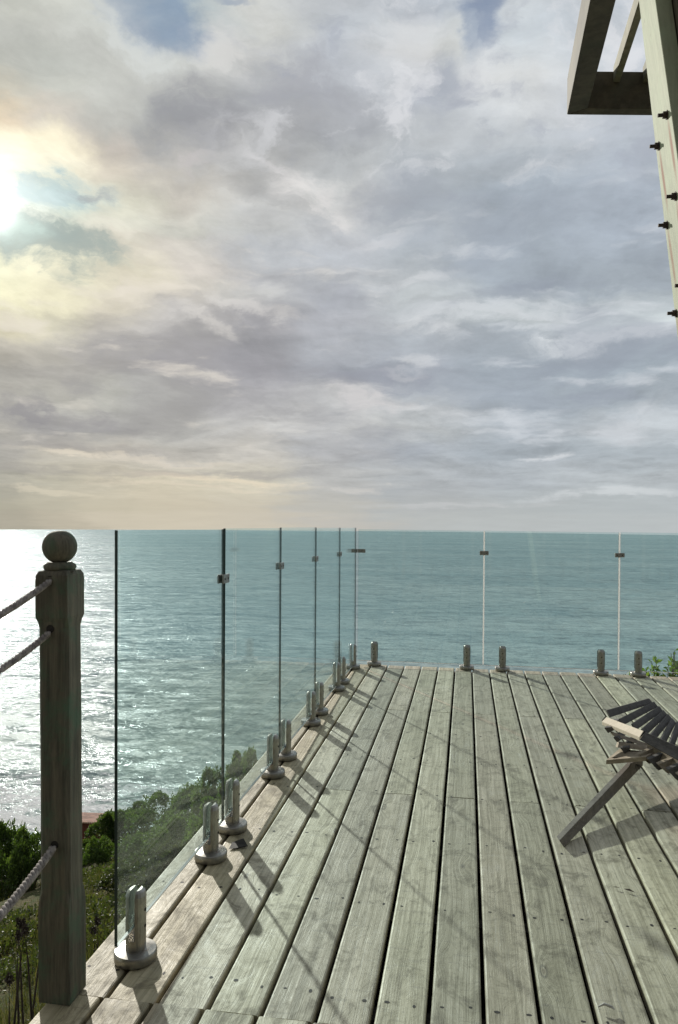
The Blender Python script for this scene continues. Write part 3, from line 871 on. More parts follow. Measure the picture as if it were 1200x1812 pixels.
# low scrub and grass: ground cover nobody could count
r = random.Random(5); m = MB()
def cover_mask(x, y): return noise.noise((x * .55, y * .55, 4)) + .6 * noise.noise((x * 1.6, y * 1.6, 7))
cnt = 0
for _ in range(5200):
    d = r.uniform(3.4, 13); px = r.uniform(-120, 480); p0 = at(px, 1500, d)
    x, y = p0.x, p0.y
    if x > -1.3 and y < 7.4: continue
    v = cover_mask(x, y)
    if v < -.12: continue
    z = ground_z(x, y); hgt = .05 + .20 * max(0, v + .15) * r.uniform(.4, 1.3)
    for k in range(13):
        c = Vector((x + r.gauss(0, .05), y + r.gauss(0, .05), z + r.uniform(0, 1) * hgt))
        m.cur = min(1, max(.01, r.random() * .8 + .25 * v))
        u = rnd_unit(r); u.z = abs(u.z)
        s_ = r.uniform(.6, 1.3) * (.020 if d < 7 else .030)
        add_leaf(m, c, u, rnd_unit(r), s_ * 1.7, s_ * .5)
o = m.build('scrub_cover', M['leaf2']); tag(o, 'low green scrub covering the slope left of the deck', 'scrub', kind='stuff')
m = MB()
for _ in range(24000):
    d = 3.2 + 10 * r.random() ** 1.3; px = r.uniform(-140, 460); p0 = at(px, 1500, d); x, y = p0.x, p0.y
    if x > -1.25 and y < 7.4: continue
    v = noise.noise((x * .7 + 9, y * .7, 1))
    if v < -.2 and r.random() < .8: continue
    z = ground_z(x, y) - .01; h = r.uniform(.06, .20) * (1 + v)
    a = r.uniform(0, 6.28); w = r.uniform(.0022, .0045); lean = Vector((r.gauss(0, .35), r.gauss(0, .35), 1)).normalized() * h
    s = Vector((math.cos(a), math.sin(a), 0)) * w
    c = Vector((x, y, z)); mid = c + lean * .55 + Vector((0, 0, h * .1)); m.cur = min(1, max(.01, r.random()))
    m.add([c - s, c + s, mid + s * .7, mid - s * .7, c + lean * Vector((1.25, 1.25, .95))[0]], [(0, 1, 2, 3), (3, 2, 4)])
o = m.build('grass', M['grass']); tag(o, 'dry and green grass on the slope left of the deck', 'grass', kind='stuff')

# dried stalks with dark seed heads
def make_stalk():
    e = empty('dried_stalk'); m = MB()
    m.tube([(0, 0, -.03), (.006, .004, .2), (-.004, .01, .42), (.006, .0, .60)], [.010, .008, .006, .004], 6)
    m.build('stem', M['dry'], e)
    m = MB(); rr = random.Random(2)
    for i in range(110):
        u = rnd_unit(rr); add_leaf(m, Vector((.006, 0, .60)) + u * rr.uniform(.0, .020), u, rnd_unit(rr), .015, .005)
    m.build('seed_head', M['dry'], e); return e
st0 = make_stalk()
SL = [((10, 1640), (14, 1745), 5.3, 'dried stalk at the picture edge below the lowest rope'),
      ((28, 1652), (34, 1700), 5.6, 'dried stalk second from the picture edge, below the lowest rope'),
      ((47, 1628), (46, 1692), 5.7, 'dried stalk midway between picture edge and rope post'),
      ((57, 1640), (55, 1690), 5.9, 'dried stalk just left of the rope post, slightly shorter'),
      ((66, 1615), (62, 1690), 5.8, 'tall dried stalk touching the left outline of the rope post'),
      ((24, 1735), (24, 1770), 4.7, 'low dark seed head near the picture corner'),
      ((183, 1622), (186, 1660), 6.0, 'dark seed head right of the rope post, beside the glass edge'),
      ((173, 1645), (177, 1668), 5.7, 'lower dark seed head right of the rope post'),
      ((196, 1625), (195, 1655), 6.3, 'dark seed head almost touching the dark glass edge')]
for i, (tp, bt, d, l) in enumerate(SL):
    o = st0 if i == 0 else copy_tree(st0)
    T = at(tp[0], tp[1], d); Bp = at(bt[0], bt[1], d); gz = ground_z(Bp.x, Bp.y)
    h = max(.2, T.z - gz)
    o.location = (Bp.x, Bp.y, gz); s = h / .62
    o.scale = (1.05, 1.05, s); o.rotation_euler = (R(r.uniform(-4, 4)), math.atan2((T - Bp).dot(RIGHT), h) * .9, i)
    o.rotation_euler = (R(r.uniform(-5, 5)), R(r.uniform(-7, 7)), i * 1.3)
    tag(o, l, 'dried plant', 'dried stalks left of the deck')

# leafy plant beyond the far fence
e = empty('leafy_plant', (1.83, 7.42, -.42)); m = MB(); s2 = MB(); rr = random.Random(14)
for k in range(48):
    bx, by = rr.uniform(-.30, .55), rr.uniform(-.10, .25)
    hh = rr.uniform(.28, .50) * (1 - .5 * max(0, -bx)) + .10 * (bx > .1)
    tip = Vector((bx + rr.uniform(-.12, .05), by + rr.uniform(-.05, .05), hh))
    base = Vector((bx * .5, by * .5, 0))
    s2.tube([base, base.lerp(tip, .5) + Vector((0, 0, .03)), tip], [.006, .005, .003], 5)
    for q in range(15):
        f = rr.uniform(.45, 1.0); c = base.lerp(tip, f); u = rnd_unit(rr) + Vector((0, 0, .55))
        m.cur = min(1, max(.01, rr.random())); L = rr.uniform(.045, .085)
        add_leaf(m, c, u, rnd_unit(rr), L, L * .23)
m.build('foliage', M['lance'], e); s2.build('stems', M['bark'], e)
tag(e, 'bright green plant with lance shaped leaves beyond the far glass fence', 'plant')

# ------------------------------------------------------------ red roofed house down the slope
D_ = 40.0
hc = at(140, 1452, D_); hs = empty('red_house', (hc.x, hc.y, hc.z - 4.05), YAW + R(-4))
m = MB(); m.hexa([(-1.3, 0, 0), (1.1, 0, 0), (1.1, 2.6, 0), (-1.3, 2.6, 0), (-1.3, 0, 3.91), (1.1, 0, 3.91), (1.1, 2.6, 3.31), (-1.3, 2.6, 3.31)]); m.build('wall', simple('dark_red_wall', (.16, .042, .032), .8, scale=3, bump=.05), hs)
m = MB(); vs = []; fs = []; nn = 140
for i in range(nn + 1):
    x = -1.4 + 2.65 * i / nn; w = .02 * math.cos(i * math.pi / 2.5)
    for (yy, zz) in ((-.2, 4.0), (2.75, 3.32)): vs.append((x, yy, zz + w + .06))
    for (yy, zz) in ((-.2, 4.0), (2.75, 3.32)): vs.append((x, yy, zz + w))
for i in range(nn):
    a = i * 4; b_ = a + 4
    fs += [(a, b_, b_ + 1, a + 1), (a + 2, a + 3, b_ + 3, b_ + 2), (a, a + 2, b_ + 2, b_), (a + 1, b_ + 1, b_ + 3, a + 3)]
m.add(vs, fs); m.build('roof', simple('faded_terracotta_roof', (.72, .50, .40), .75, scale=2, bump=.02), hs)
m = MB(); m.box((-1.8, -.03, 1.2), (-.9, -.003, 2.4)); m.build('window', simple('house_window', (.04, .05, .055), .15), hs)
tag(hs, 'dark red house with a pale terracotta corrugated roof, down the slope', 'house')

# ------------------------------------------------------------ the house the deck belongs to (behind the viewer, mirrored in the panes)
hb = empty('timber_house', (0, -1.7, 0))
m = MB(); m.box((-3.2, -4, -1.5), (6.0, -.12, 2.9))
for i in range(22): m.hexa([(-3.2, -.12, .0 + .13 * i), (6, -.12, .13 * i), (6, -.12, .13 * i + .128), (-3.2, -.12, .13 * i + .128), (-3.2, -.092, .13 * i), (6, -.092, .13 * i), (6, -.104, .13 * i + .128), (-3.2, -.104, .13 * i + .128)])
m.build('wall', M['joist'], hb)
m = MB(); m.hexa([(-3.6, -4.3, 2.95), (6.4, -4.3, 2.95), (6.4, .35, 2.93), (-3.6, .35, 2.93), (-3.6, -4.3, 3.1), (6.4, -4.3, 3.1), (6.4, .35, 3.05), (-3.6, .35, 3.05)]); m.build('roof', M['joist'], hb)
wm = simple('house_glass', (.03, .035, .04), .08); fm_ = simple('window_frame_wood', (.16, .13, .10), .7)
for x0 in (-2.3, -.9, .5, 2.4, 3.8):
    f_ = MB(); f_.box((x0 - .06, -.09, .08), (x0, -.05, 2.2)); f_.box((x0 + 1.0, -.09, .08), (x0 + 1.06, -.05, 2.2)); f_.box((x0, -.09, 2.14), (x0 + 1.0, -.05, 2.2)); f_.box((x0, -.09, .08), (x0 + 1.0, -.05, .16))
    fo_ = f_.build('window', fm_, hb)
    f_ = MB(); f_.box((x0, -.085, .16), (x0 + 1.0, -.075, 2.14)); f_.build('pane', wm, fo_)
tag(hb, 'dark timber house behind the viewer, only faintly mirrored in the far glass fence', 'house')

# ------------------------------------------------------------ sea
RE = 2.187e5
m = MB(); rings = [0.0] + [40 * (1.062 ** i) for i in range(92)]; na = 160
rings = [q for q in rings if q < 8000]
vs = []; fs = []
for q in rings:
    for i in range(na):
        a = 2 * math.pi * i / na; vs.append((q * math.cos(a), q * math.sin(a), SEA - q * q / (2 * RE)))
for k in range(len(rings) - 1):
    for i in range(na):
        j2 = (i + 1) % na; fs.append((k * na + i, (k + 1) * na + i, (k + 1) * na + j2, k * na + j2))
m.add(vs, fs)
ms, t, out = material('sea_water')
geo = t.new('ShaderNodeNewGeometry'); P = geo.outputs['Position']; s_ = t.sep(P)
dist = t.math('SQRT', t.math('ADD', t.math('POWER', s_[0], 2), t.math('POWER', s_[1], 2)))
P2 = t.comb(s_[0], s_[1], 0)
rot = (0, 0, R(-24))
swell = t.noise(t.map(P2, (.018, .055, 1), rot=rot), 1, 2, .5, .3)
chop = t.noise(t.map(P2, (.11, .24, 1), rot=(0, 0, R(-16))), 1, 4, .62, .4)
rip = t.noise(t.map(P2, (.75, 1.25, 1), rot=(0, 0, R(-35))), 1, 5, .68, .3)
tiny = t.noise(t.map(P2, (3.2, 4.6, 1), rot=(0, 0, R(10))), 1, 3, .7)
# wave facets: slopes taken from several octaves of noise, so far water stays broken up
acc = None
for sc_, rz, amp, det in (((.012, .045, 1), -22, .12, 2), ((.05, .12, 1), -14, .34, 3), ((.17, .36, 1), -24, .46, 3), ((.8, 1.5, 1), -30, .52, 3), ((4, 7, 1), 12, .46, 2)):
    n_ = t.noise(t.map(P2, sc_, rot=(0, 0, R(rz))), 1, det, .6, .25)
    v1 = t.new('ShaderNodeVectorMath', operation='SUBTRACT'); t.put(v1.inputs[0], n_.outputs['Color']); t.put(v1.inputs[1], (.5, .5, .5))
    v2 = t.new('ShaderNodeVectorMath', operation='MULTIPLY'); t.put(v2.inputs[0], v1.outputs[0]); t.put(v2.inputs[1], (amp * 3.0, amp * 1.6, 0))
    if acc is None: acc = v2.outputs[0]
    else:
        v3 = t.new('ShaderNodeVectorMath', operation='ADD'); t.put(v3.inputs[0], acc); t.put(v3.inputs[1], v2.outputs[0]); acc = v3.outputs[0]
v3 = t.new('ShaderNodeVectorMath', operation='ADD'); t.put(v3.inputs[0], acc); t.put(v3.inputs[1], geo.outputs['Normal'])
v4 = t.new('ShaderNodeVectorMath', operation='NORMALIZE'); t.put(v4.inputs[0], v3.outputs[0]); nb = v4.outputs[0]
gust = t.noise(t.map(P2, (.0035, .012, 1), rot=(0, 0, R(12))), 1, 4, .6, .5)
deep = t.mix(t.mrange(gust.outputs[0], .35, .65), (.320, .435, .462), (.405, .515, .532))
shore_d = t.math('ADD', s_[1], t.math('MULTIPLY', t.math('SUBTRACT', chop.outputs[0], .5), 16))
col = t.mix(t.mrange(shore_d, 300, 125), deep, (.32, .40, .375))
fo1 = t.noise(t.map(P2, (.30, .42, 1), rot=rot), 1, 8, .78, 1.6)
fo2 = t.noise(t.map(P2, (.035, .16, 1), rot=(0, 0, R(-8))), 1, 4, .6, .6)
surf = t.mrange(shore_d, 146, 116)
thr = t.math('SUBTRACT', .70, t.math('MULTIPLY', surf, .235))
lace = t.math('ADD', t.math('MULTIPLY', fo1.outputs[0], .62), t.math('MULTIPLY', fo2.outputs[0], .38))
foam = t.mrange(t.math('SUBTRACT', lace, thr), -.02, .07)
foam = t.math('MULTIPLY', foam, t.mrange(shore_d, 165, 140))
fn = t.bump(fo1.outputs[0], 1, .9)
lw = t.new('ShaderNodeLayerWeight'); lw.inputs['Blend'].default_value = .5; t.put(lw.inputs['Normal'], nb)
fr = t.math('ADD', t.math('MULTIPLY', t.math('POWER', lw.outputs['Facing'], 4.5), .55), .02)
fr = t.math('MULTIPLY', fr, t.mrange(dist, 300, 2600, 1, .6, 'LINEAR'))
wd = t.new('ShaderNodeBsdfDiffuse'); t.put(wd.inputs[0], col); t.put(wd.inputs['Normal'], nb)
wg = t.new('ShaderNodeBsdfGlossy'); wg.inputs['Roughness'].default_value = .12; wg.inputs[0].default_value = (.20, .215, .225, 1); t.put(wg.inputs['Normal'], nb)
wg2 = t.new('ShaderNodeBsdfGlossy'); wg2.inputs['Roughness'].default_value = .5; wg2.inputs[0].default_value = (.33, .35, .36, 1); t.put(wg2.inputs['Normal'], nb)
wgm = t.new('ShaderNodeMixShader'); wgm.inputs[0].default_value = .34; t.l.new(wg.outputs[0], wgm.inputs[1]); t.l.new(wg2.outputs[0], wgm.inputs[2])
w = t.new('ShaderNodeMixShader'); t.put(w.inputs[0], fr); t.l.new(wd.outputs[0], w.inputs[1]); t.l.new(wgm.outputs[0], w.inputs[2])
fd = t.new('ShaderNodeBsdfDiffuse'); fd.inputs[0].default_value = (.90, .91, .92, 1); t.put(fd.inputs['Normal'], fn)
mx = t.new('ShaderNodeMixShader'); t.put(mx.inputs[0], foam); t.l.new(w.outputs[0], mx.inputs[1]); t.l.new(fd.outputs[0], mx.inputs[2])
t.l.new(mx.outputs[0], out.inputs[0])
o = m.build('sea', ms, smooth=True); tag(o, kind='structure')

# ------------------------------------------------------------ sky
W = bpy.data.worlds.new('World'); scene.world = W; W.use_nodes = True
t = NT(W.node_tree); t.n.clear()
out = t.new('ShaderNodeOutputWorld')
tc = t.new('ShaderNodeTexCoord'); D = tc.outputs['Generated']
sun_el = math.asin(SUN.z); sun_az = math.atan2(SUN.x, SUN.y)     # azimuth clockwise from +Y
sky = t.new('ShaderNodeTexSky', sky_type='NISHITA'); sky.sun_disc = False; sky.dust_density = .1; sky.ozone_density = 4; sky.air_density = 1.0; sky.sun_elevation = sun_el; sky.sun_rotation = sun_az
d = t.sep(D)
az = t.math('MULTIPLY', t.math('ARCTAN2', d[0], d[1]), 57.2958)   # degrees, + to the right of +Y
el = t.math('MULTIPLY', t.math('ARCSINE', d[2]), 57.2958)
def azel(px, py):
    v = ray(px, py); return math.degrees(math.atan2(v.x, v.y)), math.degrees(math.atan2(v.z, math.hypot(v.x, v.y)))
# domain warp so that every cloud edge is ragged
plane = t.comb(t.math('DIVIDE', d[0], t.math('ADD', t.math('ABSOLUTE', d[2]), .09)), t.math('DIVIDE', d[1], t.math('ADD', t.math('ABSOLUTE', d[2]), .09)), 0)
AE = t.comb(az, el, 0)
w1 = t.noise(t.map(AE, (.045, .085, 1)), 1, 5, .55)
w2 = t.noise(t.map(plane, (1.1, 1.1, 1), rot=(0, 0, R(20))), 1, 6, .6)
c1 = t.sep(w1.outputs['Color']); c2 = t.sep(w2.outputs['Color'])
def cen(x): return t.math('SUBTRACT', x, .5)
wx = t.math('ADD', t.math('MULTIPLY', cen(c1[0]), 7), t.math('MULTIPLY', cen(c2[0]), 7))
elk = t.mrange(el, 0, 14, .25, 1, 'LINEAR')
wy = t.math('MULTIPLY', t.math('ADD', t.math('MULTIPLY', cen(c1[1]), 4.5), t.math('MULTIPLY', cen(c2[1]), 4.5)), elk)
w3 = t.noise(t.map(AE, (.17, .26, 1)), 1, 8, .62, .3); c3 = t.sep(w3.outputs['Color'])
wx = t.math('ADD', wx, t.math('MULTIPLY', cen(c3[0]), 6.5))
wy = t.math('ADD', wy, t.math('MULTIPLY', t.math('MULTIPLY', cen(c3[1]), 4.2), elk))
azw = t.math('ADD', az, wx); elw = t.math('ADD', el, wy)
AW = t.comb(azw, elw, 0)
XS = [0, 100, 200, 300, 450, 600, 750, 900, 1100]
G_ = {
 0:   [(186,186,181),(192,192,188),(200,201,199),(168,180,188),(205,205,205),(190,193,201),(184,190,202),(198,202,209),(190,196,207)],
 50:  [(183,183,180),(186,186,183),(198,199,197),(172,182,190),(206,206,206),(186,190,199),(200,203,208),(196,202,211),(192,197,207)],
 100: [(182,182,178),(180,181,178),(188,188,186),(205,206,205),(200,200,202),(182,186,196),(206,207,209),(200,204,211),(188,194,206)],
 150: [(195,190,180),(184,184,180),(184,184,182),(186,186,186),(178,179,183),(184,187,196),(186,189,196),(206,207,211),(187,192,204)],
 200: [(222,205,184),(195,188,181),(184,183,181),(166,167,170),(166,167,172),(172,174,182),(178,182,192),(202,204,210),(186,191,203)],
 250: [(240,232,210),(236,226,204),(196,188,182),(170,169,170),(174,174,179),(165,167,175),(182,185,192),(186,190,198),(178,184,196)],
 300: [(248,244,230),(244,237,218),(208,199,188),(182,179,178),(178,178,181),(178,180,185),(168,173,182),(172,178,188),(172,179,192)],
 350: [(252,252,246),(214,228,222),(208,205,192),(196,190,184),(180,179,181),(205,205,207),(162,168,177),(160,168,180),(166,174,188)],
 400: [(248,250,240),(222,228,216),(222,220,208),(206,204,198),(200,200,202),(182,184,192),(172,177,186),(162,170,182),(162,170,184)],
 440: [(212,224,214),(176,184,180),(205,198,186),(208,202,196),(186,188,195),(186,189,198),(174,179,187),(160,168,180),(160,168,181)],
 480: [(240,236,208),(244,238,214),(226,218,200),(206,199,194),(182,182,188),(186,188,196),(180,184,191),(160,168,180),(163,171,183)],
 520: [(244,238,208),(236,229,204),(212,204,190),(202,196,190),(198,197,199),(174,176,186),(184,188,194),(168,175,184),(184,191,199)],
 560: [(214,206,184),(206,200,182),(190,184,177),(194,190,190),(166,164,170),(176,177,186),(178,182,189),(184,190,196),(202,208,214)],
 600: [(186,180,172),(182,177,170),(170,166,164),(166,163,164),(158,157,164),(170,172,181),(172,177,187),(166,173,184),(166,174,185)],
 650: [(174,170,166),(174,170,167),(170,166,165),(164,161,164),(156,155,162),(160,163,173),(164,169,181),(158,166,178),(156,165,177)],
 700: [(178,174,169),(178,175,170),(182,180,176),(178,176,176),(172,170,175),(188,188,192),(174,178,186),(160,168,180),(166,174,185)],
 750: [(176,172,168),(164,161,162),(168,166,166),(184,182,180),(188,186,187),(194,193,195),(180,183,188),(166,173,184),(184,189,197)],
 800: [(170,166,162),(182,176,167),(188,181,172),(184,179,174),(186,182,179),(180,180,185),(170,175,184),(166,173,183),(170,177,186)],
 850: [(172,168,159),(190,184,170),(200,192,177),(204,195,178),(206,199,184),(182,181,182),(173,176,182),(173,178,186),(182,187,194)],
 900: [(178,172,158),(188,181,166),(198,189,172),(202,192,175),(202,193,179),(188,185,181),(180,182,185),(180,184,188),(181,186,191)],
 940: [(176,169,156),(190,181,166),(204,194,178),(206,196,180),(204,195,182),(192,188,184),(184,186,188),(184,187,190),(184,188,192)],
}
ELMAX = 40.0
colsock = []
for ci, px in enumerate(XS):
    stops = []
    for y in sorted(G_, reverse=True):
        stops.append((max(0, azel(px, y)[1]) / ELMAX, lin(G_[y][ci])))
    stops = sorted(stops, key=lambda q: q[0])
    stops.append((1.0, tuple(c * .85 for c in lin((178, 184, 196)))))
    colsock.append((azel(px, 500)[0], t.ramp(t.math('DIVIDE', elw, ELMAX), stops, 'EASE')))
cur = colsock[0][1]
for (a0, s0), (a1, s1) in zip(colsock[:-1], colsock[1:]):
    cur = t.mix(t.mrange(azw, a0, a1), cur, s1)
# finer cloud structure: large billows high up, streaks towards the horizon
f1 = t.noise(t.map(plane, (1.7, 1.7, 1), rot=(0, 0, R(25))), 1, 8, .58, .4)
f2 = t.noise(t.map(AW, (.10, .42, 1), rot=(0, 0, R(3))), 1, 6, .6, .2)
f3 = t.noise(t.map(plane, (6, 6, 1)), 1, 5, .6, .3)
fm = t.math('ADD', t.math('MULTIPLY', cen(f1.outputs[0]), .72), t.math('MULTIPLY', cen(f2.outputs[0]), .62))
fm = t.math('ADD', fm, t.math('MULTIPLY', t.math('MULTIPLY', cen(f3.outputs[0]), t.mrange(el, 8, 20)), .48))
f6 = t.noise(t.map(plane, (3.2, 1.5, 1), rot=(0, 0, R(38))), 1, 9, .66, .6)
rg = t.math('SUBTRACT', .16, t.math('ABSOLUTE', cen(f6.outputs[0])))          # fibrous bright filaments
fm = t.math('ADD', fm, t.math('MULTIPLY', rg, .55))
f7 = t.noise(t.map(AW, (.22, 1.15, 1), rot=(0, 0, R(-4))), 1, 7, .66, .3)
fm = t.math('ADD', fm, t.math('MULTIPLY', t.math('MULTIPLY', cen(f7.outputs[0]), t.mrange(el, 14, 6)), .45))
fm = t.math('MULTIPLY', fm, t.mrange(el, .2, 3.5, .15, 1))
k = t.math('ADD', 1.0, fm)
cur = t.mix(1, cur, t.comb(t.math('MULTIPLY', k, .905), t.math('MULTIPLY', k, .92), t.math('MULTIPLY', k, .885)), 'MULTIPLY')
f4 = t.noise(t.map(AW, (.55, 1.3, 1), rot=(0, 0, R(8))), 1, 6, .68, .5)
f5 = t.noise(t.map(AE, (.30, .42, 1)), 1, 5, .6, .8)
RAG = t.math('ADD', .05, t.math('ADD', f4.outputs[0], f5.outputs[0]))
RAG = t.mrange(RAG, .72, 1.4, .25, 1.9, 'LINEAR')
RG2 = t.mrange(t.noise(t.map(AE, (.16, .2, 1)), 1, 7, .62, .5).outputs[0], .3, .7, .55, 1.45, 'LINEAR')
AX = t.comb(t.math('ADD', az, t.math('MULTIPLY', wx, .45)), t.math('ADD', el, t.math('MULTIPLY', wy, .4)), 0)
def blob(px, py, rx, ry, rot=0, vec=None):
    a, e_ = azel(px, py)
    dg = 1 / 23.7 * (1 - .12 * ((px - 600) / 600) ** 2)
    mp = t.map(vec or AW, (rx * dg, ry * dg, 1), (a, e_, 0), (0, 0, R(rot)), 'TEXTURE')
    g = t.new('ShaderNodeTexGradient', gradient_type='SPHERICAL'); t.put(g.inputs[0], mp)
    return g.outputs['Fac']
def paint(px, py, rx, ry, rot, col, amt=1.0, lo=0.0, hi=.8):
    global cur
    b_ = t.math('MULTIPLY', blob(px, py, rx * 1.35, ry * 1.45, rot), RAG)
    f = t.math('MULTIPLY', t.mrange(b_, lo, hi + .15), amt * .85)
    cur = t.mix(f, cur, lin(col))
def glow(px, py, rx, ry, rot, amt, col=(1, 1, 1)):
    global cur
    f = t.math('MULTIPLY', t.math('POWER', blob(px, py, rx, ry, rot, AE), 2), amt)
    cur = t.mix(f, cur, col, 'ADD')
# dark and light clouds with an outline of their own
paint(345, 215, 85, 60, -10, (148, 149, 154), .85)
paint(520, 165, 110, 55, 10, (160, 162, 169), .8)
paint(385, 95, 60, 40, -10, (214, 213, 211), .7)
paint(250, 85, 70, 26, -30, (210, 214, 212), .7)
paint(545, 352, 95, 26, -14, (224, 221, 219), .8)
paint(450, 308, 55, 8, -22, (206, 204, 205), .5)
paint(330, 300, 26, 14, 40, (198, 192, 192), .5)
paint(420, 545, 130, 12, -6, (214, 211, 207), .7)
paint(340, 568, 70, 12, -18, (214, 210, 204), .7)
paint(690, 402, 75, 12, 8, (208, 209, 212), .6)
paint(755, 485, 85, 11, 12, (210, 212, 215), .6)
paint(860, 550, 190, 20, 6, (206, 210, 214), .75)
paint(1090, 592, 160, 22, 2, (222, 226, 229), .95)
paint(950, 575, 90, 12, 8, (205, 210, 215), .7)
paint(730, 652, 50, 6, 0, (206, 206, 208), .5)
paint(660, 668, 160, 22, 4, (146, 149, 160), .65)
paint(860, 690, 190, 26, -5, (152, 160, 171), .55)
paint(640, 705, 80, 22, -5, (206, 203, 203), .8)
paint(75, 715, 75, 24, -8, (140, 138, 142), .85)
paint(180, 738, 60, 16, -14, (152, 149, 151), .7)
paint(145, 680, 45, 14, -20, (152, 150, 150), .6)
paint(140, 785, 190, 12, -3, (146, 143, 144), .5)
paint(130, 797, 120, 7, -5, (222, 212, 194), .75)
paint(300, 812, 150, 6, -3, (218, 208, 192), .5)
paint(410, 848, 150, 7, -4, (226, 213, 190), .75)
paint(110, 868, 120, 6, -4, (214, 205, 184), .6)
paint(350, 860, 180, 5, -2, (220, 208, 188), .55)
paint(60, 830, 110, 12, -3, (156, 152, 148), .55)
paint(330, 838, 160, 9, 2, (158, 153, 150), .5)
paint(480, 836, 120, 7, 0, (160, 157, 156), .5)
paint(950, 812, 26, 6, 0, (210, 213, 216), .8)
paint(1060, 876, 200, 7, 3, (206, 210, 212), .65)
paint(1110, 750, 70, 30, 25, (206, 210, 215), .6)
paint(640, 862, 60, 7, -3, (206, 202, 196), .6)
paint(800, 892, 160, 5, 0, (196, 197, 198), .5)
paint(370, 630, 260, 45, -6, (156, 154, 159), .45)
paint(860, 410, 160, 60, 0, (154, 162, 174), .5)
paint(700, 345, 100, 30, 8, (158, 163, 173), .55)
paint(770, 160, 60, 34, -15, (158, 164, 176), .75)
paint(745, 205, 50, 22, 0, (168, 172, 182), .5)
paint(860, 135, 55, 40, 20, (216, 218, 220), .6)
paint(700, 85, 60, 60, 0, (214, 214, 216), .5)
# broken wisps and darker bellies across the middle of the sky
f8 = t.noise(t.map(AX, (.105, .40, 1), (3.1, 1.7, 0), rot=(0, 0, R(2))), 1, 7, .56, .1)
f9 = t.noise(t.map(AX, (.065, .20, 1), (7.7, 4.2, 0), rot=(0, 0, R(-3))), 1, 6, .55, .3)
band = t.math('MULTIPLY', t.mrange(el, 2.5, 6), t.mrange(el, 27, 17))
lightcol = t.mix(t.mrange(az, -22, 4), lin((226, 219, 207)), lin((212, 216, 221)))
darkcol = t.mix(t.mrange(az, -22, 4), lin((148, 146, 146)), lin((142, 149, 162)))
cur = t.mix(t.math('MULTIPLY', t.math('MULTIPLY', t.mrange(f9.outputs[0], .47, .34), band), .52), cur, darkcol)
cur = t.mix(t.math('MULTIPLY', t.math('MULTIPLY', t.mrange(f8.outputs[0], .53, .70), band), .62), cur, lightcol)
puff = t.math('MULTIPLY', t.mrange(el, 19, 26), t.mrange(az, -24, -10))
f10 = t.noise(t.map(AW, (.12, .17, 1), (1.3, 9.2, 0)), 1, 8, .6, .2)
cur = t.mix(t.math('MULTIPLY', t.math('MULTIPLY', t.mrange(f10.outputs[0], .52, .66), puff), .65), cur, lin((220, 221, 224)))
cur = t.mix(t.math('MULTIPLY', t.math('MULTIPLY', t.mrange(f10.outputs[0], .46, .34), puff), .5), cur, lin((156, 161, 173)))
# sun behind the cloud
glow(-10, 350, 330, 260, 0, .10, (1, .93, .72))
glow(10, 285, 130, 60, -15, .15, (1, .97, .80))
glow(-14, 365, 75, 80, 0, .6, (1, 1, .95))
paint(80, 352, 95, 32, 4, (172, 192, 196), .85, 0, .6)
paint(150, 350, 40, 12, 10, (165, 166, 168), .7)
paint(60, 352, 60, 26, 0, (222, 238, 238), .5)
paint(80, 440, 125, 40, -3, (156, 168, 164), .95, .05, .5)
paint(30, 430, 60, 22, 0, (206, 226, 216), .6)
glow(-14, 366, 62, 62, 0, 1.6, (1, 1, .95))
glow(-5, 368, 150, 150, 0, .35, (.9, 1, .95))
# dimmer towards the back of the sky (behind the house)
back = t.mrange(t.math('ABSOLUTE', t.math('ADD', az, 12)), 60, 125, 1, .55)
cur = t.mix(1, cur, t.comb(back, back, back), 'MULTIPLY')
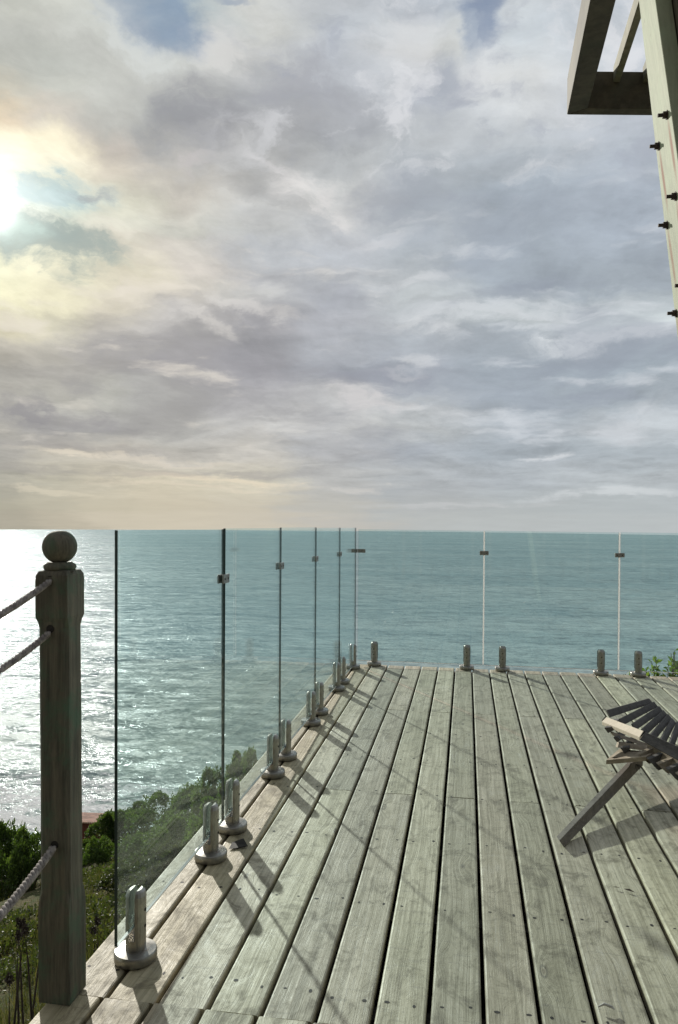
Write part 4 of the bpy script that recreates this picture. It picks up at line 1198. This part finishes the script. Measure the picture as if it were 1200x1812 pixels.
# holes where the clear sky shows
hole = t.math('MAXIMUM', t.mrange(t.math('MULTIPLY', blob(280, 14, 120, 78, -25, AW), RG2), .12, .6), t.mrange(t.math('MULTIPLY', blob(838, 36, 72, 92, 5, AW), RG2), .12, .65))
hole = t.math('MAXIMUM', hole, t.math('MULTIPLY', t.mrange(blob(415, -4, 70, 16, 0), .2, .8), .8))
hole = t.math('MAXIMUM', hole, t.math('MULTIPLY', t.mrange(blob(205, 38, 40, 24, 0), .2, .8), .45))
hole = t.math('MULTIPLY', hole, t.mrange(f1.outputs[0], .35, .6, 1, .55))
b1 = t.new('ShaderNodeBackground'); t.put(b1.inputs[0], sky.outputs[0]); b1.inputs[1].default_value = .07
b2 = t.new('ShaderNodeBackground'); t.put(b2.inputs[0], cur); b2.inputs[1].default_value = 1.0
mx = t.new('ShaderNodeMixShader'); t.put(mx.inputs[0], t.math('MULTIPLY', hole, .62)); t.l.new(b2.outputs[0], mx.inputs[1]); t.l.new(b1.outputs[0], mx.inputs[2])
t.l.new(mx.outputs[0], out.inputs[0])

# ------------------------------------------------------------ sun
L = bpy.data.lights.new('sun', 'SUN'); L.energy = 4.2; L.angle = R(1.0); L.color = (1, .955, .86)
lo = bpy.data.objects.new('sun', L); C.objects.link(lo)
lo.rotation_euler = SUN.to_track_quat('Z', 'Y').to_euler(); lo.location = (0, 0, 20)

# ------------------------------------------------------------ camera
cam = bpy.data.cameras.new('camera'); co = bpy.data.objects.new('camera', cam); C.objects.link(co)
cam.sensor_fit = 'HORIZONTAL'; cam.sensor_width = 36; cam.lens = 36 * F / 1200
cam.shift_x = 0; cam.shift_y = (CY - 906) / 1200.0
cam.clip_start = .05; cam.clip_end = 20000
c_, s_2 = math.cos(ROLL), math.sin(ROLL)
cr = RIGHT * c_ + Vector((0, 0, 1)) * s_2
cu = -RIGHT * s_2 + Vector((0, 0, 1)) * c_
mat = Matrix(((cr.x, cu.x, -FWD.x, 0), (cr.y, cu.y, -FWD.y, 0), (cr.z, cu.z, -FWD.z, EYE), (0, 0, 0, 1)))
co.matrix_world = mat
scene.camera = co
scene.view_settings.view_transform = 'Standard'; scene.view_settings.look = 'None'
scene.view_settings.exposure = .14; scene.view_settings.gamma = 1
scene.cycles.transparent_max_bounces = 24
scene.cycles.max_bounces = 8
